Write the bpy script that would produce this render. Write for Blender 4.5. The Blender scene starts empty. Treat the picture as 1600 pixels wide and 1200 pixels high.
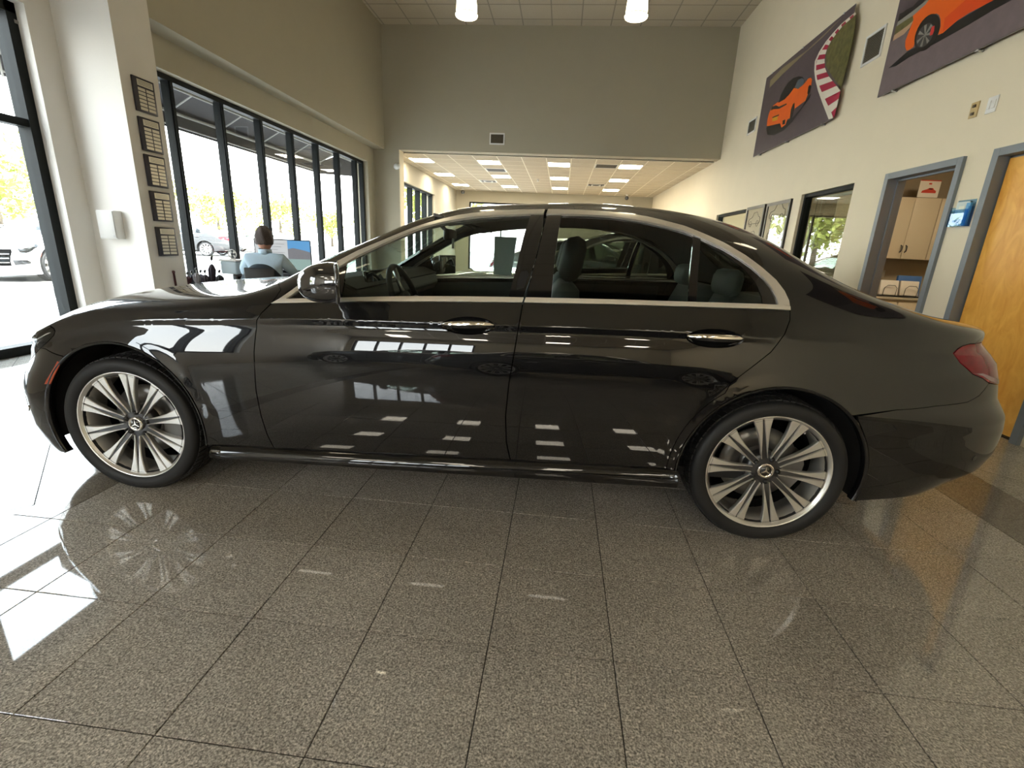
import bpy, math, random
import numpy as np
from mathutils import Vector, Matrix
from mathutils.geometry import delaunay_2d_cdt
random.seed(7)
PI = math.pi
SC = bpy.context.scene
COL = SC.collection

# ------------------------------------------------------------------ camera, world, exposure
FPX, YAW, PIT, ROL, CAMH = 736.6, .0886, .2838, .0471, 1.2376
def cam_rot():
    cy, sy, cp, sp, cr, sr = math.cos(YAW), math.sin(YAW), math.cos(PIT), math.sin(PIT), math.cos(ROL), math.sin(ROL)
    Rz = np.array([[cy, sy, 0], [-sy, cy, 0], [0, 0, 1]])
    M = np.array([[1, 0, 0], [0, 0, -1], [0, 1, 0]]) @ Rz
    Rx = np.array([[1, 0, 0], [0, cp, -sp], [0, sp, cp]])
    Rr = np.array([[cr, -sr, 0], [sr, cr, 0], [0, 0, 1]])
    return Rr @ Rx @ M
RM = cam_rot()
CAM = np.array([0, 0, CAMH])
cd = bpy.data.cameras.new('camera'); cam = bpy.data.objects.new('camera', cd); COL.objects.link(cam)
cd.sensor_width = 36; cd.lens = FPX / 1600 * 36; cd.clip_start = .02; cd.clip_end = 400
mw = Matrix.Identity(4)
for i in range(3):
    mw[i][0] = RM[0][i]; mw[i][1] = -RM[1][i]; mw[i][2] = -RM[2][i]; mw[i][3] = CAM[i]
cam.matrix_world = mw
SC.camera = cam
w = bpy.data.worlds.new('sky'); SC.world = w; w.use_nodes = True
nt = w.node_tree; nt.nodes.clear()
wo = nt.nodes.new('ShaderNodeOutputWorld'); bg = nt.nodes.new('ShaderNodeBackground')
cr_ = nt.nodes.new('ShaderNodeValToRGB'); tc = nt.nodes.new('ShaderNodeTexCoord'); sx = nt.nodes.new('ShaderNodeSeparateXYZ')
nt.links.new(tc.outputs['Generated'], sx.inputs[0]); nt.links.new(sx.outputs['Z'], cr_.inputs[0])
cr_.color_ramp.elements[0].position = .0; cr_.color_ramp.elements[0].color = (1, 1, 1, 1)
cr_.color_ramp.elements[1].position = .8; cr_.color_ramp.elements[1].color = (.72, .85, 1, 1)
nt.links.new(cr_.outputs[0], bg.inputs[0]); bg.inputs[1].default_value = 4.8
nt.links.new(bg.outputs[0], wo.inputs[0])
SC.view_settings.view_transform = 'Standard'; SC.view_settings.look = 'None'
SC.view_settings.gamma = 1; SC.view_settings.use_curve_mapping = False
SC.view_settings.exposure = 1.6
cy = SC.cycles
cy.use_denoising = True
cy.max_bounces = 8; cy.diffuse_bounces = 4; cy.glossy_bounces = 4; cy.transmission_bounces = 6; cy.transparent_max_bounces = 24
cy.sample_clamp_indirect = 4.0; cy.caustics_reflective = False; cy.caustics_refractive = False
def sun_lamp():
    l = bpy.data.lights.new('sun', 'SUN'); l.energy = 7; l.angle = .009; l.color = (1, .94, .84)
    o = bpy.data.objects.new('sun', l); COL.objects.link(o)
    o.rotation_euler = Vector((-.62, .35, -.9)).to_track_quat('-Z', 'Y').to_euler()
sun_lamp()

# ------------------------------------------------------------------ helpers
def ray(px, py):
    return RM.T @ np.array([(px - 800) / FPX, (py - 600) / FPX, 1.0])
def onpl(px, py, ax, val):
    d = ray(px, py); return CAM + d * ((val - CAM[ax]) / d[ax])
def atd(px, py, d):
    return CAM + ray(px, py) * d

class MB:
    def __init__(s): s.v = []; s.f = []; s.sm = []
    def add(s, vs, fs, smooth=False):
        n = len(s.v); s.v += [tuple(map(float, a)) for a in vs]
        s.f += [tuple(i + n for i in f) for f in fs]; s.sm += [smooth] * len(fs); return s
    def box(s, x0, x1, y0, y1, z0, z1):
        x0, x1 = min(x0, x1), max(x0, x1); y0, y1 = min(y0, y1), max(y0, y1); z0, z1 = min(z0, z1), max(z0, z1)
        return s.add([(x0, y0, z0), (x1, y0, z0), (x1, y1, z0), (x0, y1, z0), (x0, y0, z1), (x1, y0, z1), (x1, y1, z1), (x0, y1, z1)],
                     [(0, 3, 2, 1), (4, 5, 6, 7), (0, 1, 5, 4), (1, 2, 6, 5), (2, 3, 7, 6), (3, 0, 4, 7)])
    def rbox(s, c, size, r=.01, rot=None, n=3):
        """box with rounded vertical profile: superellipsoid-like chamfer"""
        hx, hy, hz = [a / 2 for a in size]; r = min(r, hx * .99, hy * .99, hz * .99)
        vs = []; fs = []
        rings = []
        K = 4 * n
        def ring(ix, iy, z):
            out = []
            for q in range(4):
                cx = (hx - r) * (1 if q in (0, 3) else -1); cyy = (hy - r) * (1 if q in (0, 1) else -1)
                for k in range(n):
                    a = q * PI / 2 + k / (n - 1) * PI / 2 if n > 1 else q * PI / 2 + PI / 4
                    out.append((cx + ix * math.cos(a), cyy + ix * math.sin(a), z))
            return out
        zs = [(-hz + r - r * math.cos(t), r * math.sin(t)) for t in [0, PI / 4, PI / 2]] + [(hz - r + r * math.cos(t), r * math.sin(t)) for t in [PI / 2, PI / 4, 0]]
        for z, rr in zs: rings.append(ring(rr, rr, z))
        for rg in rings: vs += rg
        for i in range(len(rings) - 1):
            for k in range(K):
                a = i * K + k; b = i * K + (k + 1) % K
                fs.append((a, b, b + K, a + K))
        fs.append(tuple(range(K))[::-1]); fs.append(tuple((len(rings) - 1) * K + k for k in range(K)))
        M = rot if rot is not None else Matrix.Identity(3)
        vs = [tuple(M @ Vector(v) + Vector(c)) for v in vs]
        return s.add(vs, fs, True)
    def tube(s, pts, r, n=8, cap=True, radii=None):
        pts = [Vector(p) for p in pts]; m = len(pts); vs = []; fs = []
        up = None
        for i, p in enumerate(pts):
            d = (pts[min(i + 1, m - 1)] - pts[max(i - 1, 0)]).normalized()
            if up is None:
                up = d.cross(Vector((0, 0, 1)))
                if up.length < .1: up = d.cross(Vector((0, 1, 0)))
            up = (up - d * up.dot(d)).normalized(); b = d.cross(up)
            rr = radii[i] if radii else r
            for k in range(n):
                a = 2 * PI * k / n; vs.append(tuple(p + up * rr * math.cos(a) + b * rr * math.sin(a)))
        for i in range(m - 1):
            for k in range(n):
                a = i * n + k; c = i * n + (k + 1) % n; fs.append((a, c, c + n, a + n))
        if cap: fs.append(tuple(range(n))[::-1]); fs.append(tuple((m - 1) * n + k for k in range(n)))
        return s.add(vs, fs, True)
    def lathe(s, prof, n=32, axis='z', c=(0, 0, 0), closed=False):
        vs = []; fs = []; m = len(prof)
        for k in range(n):
            a = 2 * PI * k / n
            for r, h in prof:
                p = (r * math.cos(a), r * math.sin(a), h)
                if axis == 'y': p = (p[0], p[2], p[1])
                if axis == 'x': p = (p[2], p[0], p[1])
                vs.append((p[0] + c[0], p[1] + c[1], p[2] + c[2]))
        for k in range(n):
            for i in range(m - 1 + (1 if closed else 0)):
                a = k * m + i; b = k * m + (i + 1) % m; c2 = ((k + 1) % n) * m + (i + 1) % m; d = ((k + 1) % n) * m + i
                fs.append((a, d, c2, b) if axis != 'y' else (a, b, c2, d))
        return s.add(vs, fs, True)
    def ball(s, c, r, n=12, sc=(1, 1, 1)):
        prof = [(r * math.sin(t), -r * math.cos(t)) for t in np.linspace(0.001, PI - .001, n // 2 + 2)]
        m = MB().lathe(prof, n); vs = [(v[0] * sc[0] + c[0], v[1] * sc[1] + c[1], v[2] * sc[2] + c[2]) for v in m.v]
        return s.add(vs, m.f, True)
    def prism(s, pts, off):
        """closed polygon (3-D points) extruded by off"""
        n = len(pts); o = Vector(off); a = [Vector(p) for p in pts]; b = [p + o for p in a]
        return s.add([tuple(p) for p in a + b], [tuple(range(n))[::-1], tuple(range(n, 2 * n))] + [(i, (i + 1) % n, (i + 1) % n + n, i + n) for i in range(n)])
    def mesh(s, name, m):
        me = bpy.data.meshes.new(name); me.from_pydata(s.v, [], s.f); me.materials.append(m)
        me.polygons.foreach_set('use_smooth', s.sm); me.update(); return me

def setp(o, label=None, cat=None, group=None, kind=None):
    if label: o['label'] = label
    if cat: o['category'] = cat
    if group: o['group'] = group
    if kind: o['kind'] = kind
    return o
def obj(name, mb, m, parent=None, label=None, cat=None, group=None, kind=None, bevel=0):
    me = mb if isinstance(mb, bpy.types.Mesh) else mb.mesh(name, m)
    o = bpy.data.objects.new(name, me); COL.objects.link(o)
    if parent: o.parent = parent
    if bevel:
        b = o.modifiers.new('bevel', 'BEVEL'); b.width = bevel; b.segments = 2; b.limit_method = 'ANGLE'
    return setp(o, label, cat, group, kind)
def thing(name, label, cat, loc=(0, 0, 0), rz=0, group=None):
    o = bpy.data.objects.new(name, None); COL.objects.link(o); o.location = loc; o.rotation_euler = (0, 0, rz)
    o.empty_display_size = .1
    return setp(o, label, cat, group)
def struct(name, mb, m, parent=None, bevel=0):
    return obj(name, mb, m, parent, kind=None if parent else 'structure', bevel=bevel)
def dup(root, parent=None):
    r = root.copy(); COL.objects.link(r)
    if parent: r.parent = parent
    for ch in list(root.children): dup(ch, r)
    return r

# ------------------------------------------------------------------ materials
MATS = {}
def mat(name, base=(.5, .5, .5), rough=.5, metal=0, spec=.5, coat=0, coat_rough=.03, coat_ior=1.5, emit=None, es=0, bump=None, noise=None, ior=None, trans=0):
    """noise=(scale, amount) varies colour in object space, bump=(scale, strength)"""
    if name in MATS: return MATS[name]
    m = bpy.data.materials.new(name); m.use_nodes = True; t = m.node_tree; b = t.nodes['Principled BSDF']
    b.inputs['Base Color'].default_value = (*base, 1); b.inputs['Roughness'].default_value = rough; b.inputs['Metallic'].default_value = metal
    b.inputs['Specular IOR Level'].default_value = spec; b.inputs['Coat Weight'].default_value = coat
    b.inputs['Coat Roughness'].default_value = coat_rough; b.inputs['Coat IOR'].default_value = coat_ior
    if ior: b.inputs['IOR'].default_value = ior
    if trans: b.inputs['Transmission Weight'].default_value = trans
    if emit: b.inputs['Emission Color'].default_value = (*emit, 1); b.inputs['Emission Strength'].default_value = es
    g = t.nodes.new('ShaderNodeNewGeometry')
    if noise:
        n = t.nodes.new('ShaderNodeTexNoise'); n.inputs['Scale'].default_value = noise[0]; n.inputs['Detail'].default_value = 5
        t.links.new(g.outputs['Position'], n.inputs['Vector'])
        mx = t.nodes.new('ShaderNodeMix'); mx.data_type = 'RGBA'; t.links.new(n.outputs['Fac'], mx.inputs[0])
        a = noise[1]
        mx.inputs[6].default_value = (*[max(0, c * (1 - a)) for c in base], 1); mx.inputs[7].default_value = (*[min(1, c * (1 + a)) for c in base], 1)
        t.links.new(mx.outputs[2], b.inputs['Base Color'])
    if bump:
        n = t.nodes.new('ShaderNodeTexNoise'); n.inputs['Scale'].default_value = bump[0]; n.inputs['Detail'].default_value = 4
        t.links.new(g.outputs['Position'], n.inputs['Vector'])
        bp = t.nodes.new('ShaderNodeBump'); bp.inputs['Strength'].default_value = bump[1]; bp.inputs['Distance'].default_value = .01
        t.links.new(n.outputs['Fac'], bp.inputs['Height']); t.links.new(bp.outputs[0], b.inputs['Normal'])
    MATS[name] = m; return m
def glassmat(name, tint, refl_ior=1.5, rough=0.0):
    if name in MATS: return MATS[name]
    m = bpy.data.materials.new(name); m.use_nodes = True; t = m.node_tree; t.nodes.clear()
    o = t.nodes.new('ShaderNodeOutputMaterial'); mx = t.nodes.new('ShaderNodeMixShader'); tr = t.nodes.new('ShaderNodeBsdfTransparent'); gl = t.nodes.new('ShaderNodeBsdfGlossy'); fr = t.nodes.new('ShaderNodeFresnel')
    tr.inputs[0].default_value = (*tint, 1); gl.inputs['Roughness'].default_value = rough; fr.inputs[0].default_value = refl_ior
    g = t.nodes.new('ShaderNodeNewGeometry'); mi = t.nodes.new('ShaderNodeMix'); mi.inputs[2].default_value = refl_ior; mi.inputs[3].default_value = 1 / refl_ior
    t.links.new(g.outputs['Backfacing'], mi.inputs[0]); t.links.new(mi.outputs[0], fr.inputs[0])
    t.links.new(fr.outputs[0], mx.inputs[0]); t.links.new(tr.outputs[0], mx.inputs[1]); t.links.new(gl.outputs[0], mx.inputs[2]); t.links.new(mx.outputs[0], o.inputs[0])
    MATS[name] = m; return m
def granite(name, dark, light, scale=170, rough=.04, tilevar=.12):
    m = bpy.data.materials.new(name); m.use_nodes = True; t = m.node_tree; b = t.nodes['Principled BSDF']
    g = t.nodes.new('ShaderNodeNewGeometry')
    n = t.nodes.new('ShaderNodeTexNoise'); n.inputs['Scale'].default_value = scale; n.inputs['Detail'].default_value = 3; n.inputs['Roughness'].default_value = .7
    n2 = t.nodes.new('ShaderNodeTexVoronoi'); n2.inputs['Scale'].default_value = scale * .9
    n3 = t.nodes.new('ShaderNodeTexNoise'); n3.inputs['Scale'].default_value = 2.5; n3.inputs['Detail'].default_value = 4
    for q in (n, n2, n3): t.links.new(g.outputs['Position'], q.inputs['Vector'])
    r = t.nodes.new('ShaderNodeValToRGB'); r.color_ramp.elements[0].position = .36; r.color_ramp.elements[1].position = .66
    mid = [(a + c) / 2 * .9 for a, c in zip(dark, light)]
    r.color_ramp.elements[0].color = (*dark, 1); r.color_ramp.elements[1].color = (*light, 1); e = r.color_ramp.elements.new(.5); e.color = (*mid, 1)
    t.links.new(n.outputs['Fac'], r.inputs[0])
    hs = t.nodes.new('ShaderNodeHueSaturation'); oi = t.nodes.new('ShaderNodeObjectInfo')
    sp = t.nodes.new('ShaderNodeSeparateColor'); t.links.new(n2.outputs['Color'], sp.inputs[0])
    ad = t.nodes.new('ShaderNodeMath'); ad.operation = 'MULTIPLY_ADD'; ad.inputs[1].default_value = .55; ad.inputs[2].default_value = .72
    t.links.new(sp.outputs[0], ad.inputs[0])
    m2 = t.nodes.new('ShaderNodeMath'); m2.operation = 'MULTIPLY_ADD'; m2.inputs[1].default_value = tilevar; m2.inputs[2].default_value = 1 - tilevar / 2
    t.links.new(oi.outputs['Random'], m2.inputs[0])
    m3 = t.nodes.new('ShaderNodeMath'); m3.operation = 'MULTIPLY'; t.links.new(ad.outputs[0], m3.inputs[0]); t.links.new(m2.outputs[0], m3.inputs[1])
    m4 = t.nodes.new('ShaderNodeMath'); m4.operation = 'MULTIPLY_ADD'; m4.inputs[1].default_value = .5; m4.inputs[2].default_value = .75; t.links.new(n3.outputs['Fac'], m4.inputs[0])
    m5 = t.nodes.new('ShaderNodeMath'); m5.operation = 'MULTIPLY'; t.links.new(m3.outputs[0], m5.inputs[0]); t.links.new(m4.outputs[0], m5.inputs[1])
    t.links.new(m5.outputs[0], hs.inputs['Value']); t.links.new(r.outputs[0], hs.inputs['Color']); t.links.new(hs.outputs[0], b.inputs['Base Color'])
    m6 = t.nodes.new('ShaderNodeMath'); m6.operation = 'MULTIPLY_ADD'; m6.inputs[1].default_value = .02; m6.inputs[2].default_value = rough - .022; t.links.new(n3.outputs['Fac'], m6.inputs[0]); t.links.new(m6.outputs[0], b.inputs['Roughness'])
    b.inputs['IOR'].default_value = 1.62
    MATS[name] = m; return m
def woodmat(name, a, b2, scale=7):
    m = bpy.data.materials.new(name); m.use_nodes = True; t = m.node_tree; b = t.nodes['Principled BSDF']
    g = t.nodes.new('ShaderNodeNewGeometry'); mp = t.nodes.new('ShaderNodeMapping'); mp.inputs['Scale'].default_value = (1, 1.6, .7)
    n = t.nodes.new('ShaderNodeTexNoise'); n.inputs['Scale'].default_value = scale; n.inputs['Detail'].default_value = 6; n.inputs['Distortion'].default_value = 1.3
    r = t.nodes.new('ShaderNodeValToRGB'); r.color_ramp.elements[0].position = .3; r.color_ramp.elements[1].position = .72
    r.color_ramp.elements[0].color = (*a, 1); r.color_ramp.elements[1].color = (*b2, 1)
    t.links.new(g.outputs['Position'], mp.inputs[0]); t.links.new(mp.outputs[0], n.inputs['Vector']); t.links.new(n.outputs['Fac'], r.inputs[0]); t.links.new(r.outputs[0], b.inputs['Base Color'])
    b.inputs['Roughness'].default_value = .38
    MATS[name] = m; return m

M_wall = mat('wall_paint_shaded', (.42, .385, .295), .75, spec=.3, bump=(180, .12), noise=(3, .03))  # same wall paint, darker tone: dimmer light on these walls put into colour
M_walll = mat('wall_paint_daylit', (.74, .71, .66), .75, spec=.3, bump=(180, .12), noise=(3, .03))  # lighter neutral copy: daylight on the left side put into colour
M_wallr = mat('wall_paint_lit', (.80, .71, .535), .75, spec=.3, bump=(180, .12), noise=(3, .03))  # lighter warm copy: light falling on the right wall put into colour
M_white = mat('white_plastic', (.78, .77, .74), .4)
M_frame = mat('bronze_window_frame', (.010, .012, .012), .55, spec=.15)
M_glass = glassmat('clear_window_glass', (.96, .98, .97))
M_ctile = mat('acoustic_tile', (.54, .475, .37), .9, spec=.1, bump=(90, .5), noise=(40, .08))
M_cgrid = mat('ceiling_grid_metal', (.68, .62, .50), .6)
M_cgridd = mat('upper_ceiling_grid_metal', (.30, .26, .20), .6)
M_gframe = mat('grey_door_frame_paint', (.20, .225, .25), .45, noise=(6, .05))
M_black = mat('black_plastic', (.012, .012, .013), .45)
M_blackg = mat('gloss_black_trim', (.008, .008, .009), .06, spec=.6, coat=1)
M_chrome = mat('chrome', (.86, .82, .76), .1, 1)
M_satin = mat('satin_aluminium_trim', (.93, .88, .80), .3, .72)
M_steel = mat('brushed_steel', (.55, .55, .55), .3, 1)
M_dark = mat('dark_void', (.004, .004, .004), .9, spec=.1)
M_lamp = mat('troffer_diffuser', (.9, .9, .85), .5, emit=(1, .90, .72), es=16)
M_lampb = mat('troffer_diffuser_dim', (.9, .9, .85), .5, emit=(1, .90, .72), es=9)
M_gran = granite('granite_floor_tile', (.14, .126, .11), (.66, .60, .52))
M_granb = granite('border_floor_tile', (.13, .112, .09), (.30, .26, .21), rough=.08)
M_granl = granite('light_floor_tile', (.26, .24, .21), (.52, .49, .43), rough=.08)
M_grout = mat('grout', (.02, .018, .016), .8)
M_orange = woodmat('honey_maple_door', (.78, .34, .045), (.95, .52, .10))
# ================================================================== room shell
T = .4
FX0, FX1, FY0 = -2.1455, 2.2545, .812
XL, XG, XS, XR = -5.06, -4.74, -4.46, 3.45          # near left wall, far window wall, soffit face, right wall
YB, YE, YF = 12.2, 20.5, -8.0                      # header wall, end of rear area, wall behind the camera
ZU, ZL = 5.95, 3.36
floor = struct('floor', MB().box(-5.4, 7.2, YF, YE + .2, -.12, -.004), M_grout)
def tilemesh(name, m, sx, sy, g=.0016, h=.012, ch=.0012):
    mb = MB(); a, b = sx / 2 - g, sy / 2 - g
    vs = [(-a, -b, -h), (a, -b, -h), (a, b, -h), (-a, b, -h), (-a, -b, -ch), (a, -b, -ch), (a, b, -ch), (-a, b, -ch), (-a + ch, -b + ch, 0), (a - ch, -b + ch, 0), (a - ch, b - ch, 0), (-a + ch, b - ch, 0)]
    fs = [(0, 1, 5, 4), (1, 2, 6, 5), (2, 3, 7, 6), (3, 0, 4, 7), (4, 5, 9, 8), (5, 6, 10, 9), (6, 7, 11, 10), (7, 4, 8, 11), (8, 9, 10, 11)]
    return mb.add(vs, fs).mesh(name, m)
TM = tilemesh('floor_tile', M_gran, T, T)
restA, restB = MB(), MB()
def flatq(mb, x0, x1, y0, y1): mb.add([(x0, y0, 0), (x1, y0, 0), (x1, y1, 0), (x0, y1, 0)], [(0, 1, 2, 3)])
ntile = 0
rows = list(range(-22, 50))
for j in rows:
    y = FY0 + T * j
    for i in range(11):
        x = FX0 + T * i
        if 0 <= j + 1 <= 9:
            o = obj('floor_tile', TM, None, floor); o.location = (x + T / 2, y + T / 2, 0)
            ntile += 1
        elif y + T < YE and y > YF:
            g = .0016; flatq(restA, x + g, x + T - g, y + g, y + T - g)
# border strips
BLm = tilemesh('border_tile', M_granb, .18, T); BRm = tilemesh('border_tile', M_granb, .40, T)
for j in range(-20, 48):
    y = FY0 + T * j
    if y + T > YE or y < YF: continue
    if -1 <= j <= 9:
        o = obj('border_tile', BLm, None, floor); o.location = (FX0 - .09, y + T / 2, 0)
        o = obj('border_tile', BRm, None, floor); o.location = (FX1 + .20, y + T / 2, 0)
    else:
        flatq(restB, FX0 - .18, FX0 - .0016, y + .0016, y + T - .0016); flatq(restB, FX1 + .0016, FX1 + .40, y + .0016, y + T - .0016)
obj('floor_tile_field', restA, M_gran, floor, kind='stuff'); obj('border_tile_field', restB, M_granb, floor, kind='stuff')
# diagonal tiles outside the border, clipped to their rectangle
def clip_poly(P, ax, lim, sgn):
    out = []
    for i in range(len(P)):
        a, b = P[i], P[(i + 1) % len(P)]
        da, db = sgn * (a[ax] - lim), sgn * (b[ax] - lim)
        if da <= 0: out.append(a)
        if da * db < 0:
            t = da / (da - db); out.append((a[0] + (b[0] - a[0]) * t, a[1] + (b[1] - a[1]) * t))
    return out
def diag(x0, x1, y0, y1, near0, near1, anchor):
    rest = MB(); r2 = math.sqrt(.5)
    n = 0
    for i in range(-60, 60):
        for j in range(-60, 60):
            c = [(i, j), (i + 1, j), (i + 1, j + 1), (i, j + 1)]
            P = [(anchor[0] + T * r2 * (a - b), anchor[1] + T * r2 * (a + b)) for a, b in c]
            cxy = (sum(p[0] for p in P) / 4, sum(p[1] for p in P) / 4)
            g = 1 - .0032 / T * 1.4
            P = [(cxy[0] + (p[0] - cxy[0]) * g, cxy[1] + (p[1] - cxy[1]) * g) for p in P]
            for ax, lim, s in ((0, x0, -1), (0, x1, 1), (1, y0, -1), (1, y1, 1)):
                P = clip_poly(P, ax, lim, s)
                if len(P) < 3: break
            if len(P) < 3: continue
            if near0 <= cxy[1] <= near1 and abs(cxy[0]) < 4.2 and n < 75:
                q = [(p[0] - cxy[0], p[1] - cxy[1]) for p in P]
                mb = MB(); k = len(q)
                mb.add([(a, b, -.012) for a, b in q] + [(a, b, 0) for a, b in q], [(i2, (i2 + 1) % k, (i2 + 1) % k + k, i2 + k) for i2 in range(k)] + [tuple(range(k, 2 * k))])
                o = obj('diagonal_floor_tile', mb, M_granl, floor); o.location = (*cxy, 0); n += 1
            else:
                k = len(P); rest.add([(a, b, 0) for a, b in P], [tuple(range(k))])
    obj('diagonal_tile_field', rest, M_granl, floor, kind='stuff')
diag(-5.2, FX0 - .18, YF, YE, 1.0, 3.4, (-2.89, 2.26))
diag(FX1 + .40, XR + .1, YF, YE, 1.6, 4.2, (3.0, 2.8))

def wall_x(name, x0, x1, y0, y1, z0, z1, holes, m, bevel=0):
    """wall slab in the plane x = const with rectangular holes (ya, yb, za, zb)"""
    ys = sorted({y0, y1, *[h[0] for h in holes], *[h[1] for h in holes]}); zs = sorted({z0, z1, *[h[2] for h in holes], *[h[3] for h in holes]})
    mb = MB()
    for a, b in zip(ys[:-1], ys[1:]):
        for c, d in zip(zs[:-1], zs[1:]):
            if any(h[0] <= (a + b) / 2 <= h[1] and h[2] <= (c + d) / 2 <= h[3] for h in holes): continue
            mb.box(x0, x1, a, b, c, d)
    return struct(name, mb, m)
def wall_y(name, x0, x1, y0, y1, z0, z1, holes, m):
    xs = sorted({x0, x1, *[h[0] for h in holes], *[h[1] for h in holes]}); zs = sorted({z0, z1, *[h[2] for h in holes], *[h[3] for h in holes]})
    mb = MB()
    for a, b in zip(xs[:-1], xs[1:]):
        for c, d in zip(zs[:-1], zs[1:]):
            if any(h[0] <= (a + b) / 2 <= h[1] and h[2] <= (c + d) / 2 <= h[3] for h in holes): continue
            mb.box(a, b, y0, y1, c, d)
    return struct(name, mb, m)
# left wall: near bay (storefront window 1), bay behind the camera, then the recessed far window
wall_x('wall_left', XL - .3, XL, YF, 4.88, 0, ZU, [(2.3, 4.63, 0, 3.17), (-3.5, -1.4, .6, 3.0)], M_walll)
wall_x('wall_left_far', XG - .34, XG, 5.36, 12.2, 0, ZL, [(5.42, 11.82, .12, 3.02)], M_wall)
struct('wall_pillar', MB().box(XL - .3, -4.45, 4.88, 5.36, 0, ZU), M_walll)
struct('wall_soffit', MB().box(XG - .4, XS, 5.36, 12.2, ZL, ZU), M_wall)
wall_x('wall_left_rear', -4.84, -4.5, 12.5, YE, 0, ZL, [(13.2, 17.1, .1, 2.83)], M_wall)
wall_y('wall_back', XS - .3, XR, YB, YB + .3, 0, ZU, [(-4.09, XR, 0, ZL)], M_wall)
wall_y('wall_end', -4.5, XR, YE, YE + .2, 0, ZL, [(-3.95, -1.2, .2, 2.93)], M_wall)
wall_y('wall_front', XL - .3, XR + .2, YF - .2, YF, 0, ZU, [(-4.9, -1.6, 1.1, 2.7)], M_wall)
DA = (4.92, 5.86, 0, 2.12); DB = (3.62, 4.52, 0, 2.12)
wall_x('wall_right', XR, XR + .14, YF, YE, 0, ZU, [DA, DB, (6.52, 7.83, .95, 2.16), (9.98, 11.8, .95, 2.13)], M_wallr)
struct('wall_bulkhead', MB().box(XL, XR, -2.8, -2.5, ZL, ZU), M_wallr)
# door returns of the wide opening at the back: slim corner bead
struct('trim_1', MB().box(-4.10, -4.085, YB - .005, YB + .305, 0, ZL), M_wallr)
# ceilings
def tiled_ceiling(name, x0, y0, nx, ny, tx, ty, z, skip, grid_m, vis=None, bounds=None):
    c = struct(name, MB().box(bounds[0], bounds[1], bounds[2], bounds[3], z + .03, z + .15), M_dark)
    tm = MB().box(-tx / 2 + .012, tx / 2 - .012, -ty / 2 + .012, ty / 2 - .012, -.002, .02).mesh('ceiling_tile', M_ctile)
    grid = MB(); rest = MB(); n = 0
    for i in range(nx + 1): x = x0 + i * tx; grid.box(x - .012, x + .012, y0, y0 + ny * ty, z - .004, z + .012)
    for j in range(ny + 1): y = y0 + j * ty; grid.box(x0, x0 + nx * tx, y - .012, y + .012, z - .004, z + .012)
    obj('ceiling_grid', grid, grid_m, c)
    for j in range(ny):
        for i in range(nx):
            if (i, j) in skip: continue
            cx, cyy = x0 + (i + .5) * tx, y0 + (j + .5) * ty
            if n < 280 and (vis is None or vis(cx, cyy)):
                o = obj('ceiling_tile', tm, None, c); o.location = (cx, cyy, z); n += 1
            else:
                rest.box(cx - tx / 2 + .012, cx + tx / 2 - .012, cyy - ty / 2 + .012, cyy + ty / 2 - .012, z - .002, z + .02)
    if rest.v: obj('ceiling_tile_field', rest, M_ctile, c, kind='stuff')
    return c
TX2, TY2 = .6175, .64
LX0, LY0 = -4.87, 12.66 - .64 * 0
skip = set()
lights = []
for ci in (1, 4, 7, 10):
    for rj in (1, 5, 9):
        skip.add((ci, rj)); lights.append((LX0 + (ci + .5) * TX2, LY0 + (rj + .5) * TY2))
vents = {(9, 1): 'grille', (4, 3): 'grille', (3, 7): 'diff', (9, 7): 'diff'}
skip |= set(vents)
tiled_ceiling('ceiling_low', LX0, LY0, 14, 13, TX2, TY2, ZL, skip, mat('white_grid_metal', (.80, .74, .6), .5), bounds=(-4.9, XR + .1, YB + .29, YE + .2))
TU = .6375
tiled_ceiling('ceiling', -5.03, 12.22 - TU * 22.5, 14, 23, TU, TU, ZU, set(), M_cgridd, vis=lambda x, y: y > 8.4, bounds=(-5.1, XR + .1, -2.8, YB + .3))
tiled_ceiling('ceiling_behind', -5.03, YF, 14, 8, TU, TU * 5.5 / 5.1, ZL, {(i, j) for i in (2, 5, 8, 11) for j in (1, 4, 7)}, mat('white_grid_metal'), bounds=(-5.1, XR + .1, YF, -2.5))
def troffer(x, y, label, group, lm=None):
    t = thing('ceiling_light', label, 'ceiling light', (x, y, ZL), 0, group)
    a, b = TX2 / 2 - .012, TY2 / 2 - .012
    fr = MB()
    for s in (-1, 1):
        fr.box(s * a, s * (a - .02), -b, b, -.004, .03); fr.box(-a, a, s * b, s * (b - .02), -.004, .03)
    obj('light_frame', fr, M_white, t)
    obj('diffuser', MB().box(-a + .02, a - .02, -b + .02, b - .02, .004, .02), lm or M_lamp, t)
    return t
names_c = ['left', 'second', 'third', 'right']; names_r = ['nearest', 'middle', 'far']
for k, (x, y) in enumerate(lights):
    ci, rj = k // 3, k % 3
    troffer(x, y, f"square glowing ceiling panel, {names_r[rj]} row, {['leftmost', 'second from left', 'third from left', 'rightmost'][ci]} column of the low ceiling", 'ceiling panels over the rear showroom')
for i in (2, 5, 8, 11):
    for j in (1, 4, 7):
        x, y = -5.03 + (i + .5) * TU, YF + (j + .5) * TU * 5.5 / 5.1
        t = troffer(x, y, 'square glowing ceiling panel over the area behind the viewpoint', 'ceiling panels behind the viewpoint', M_lampb)
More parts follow.
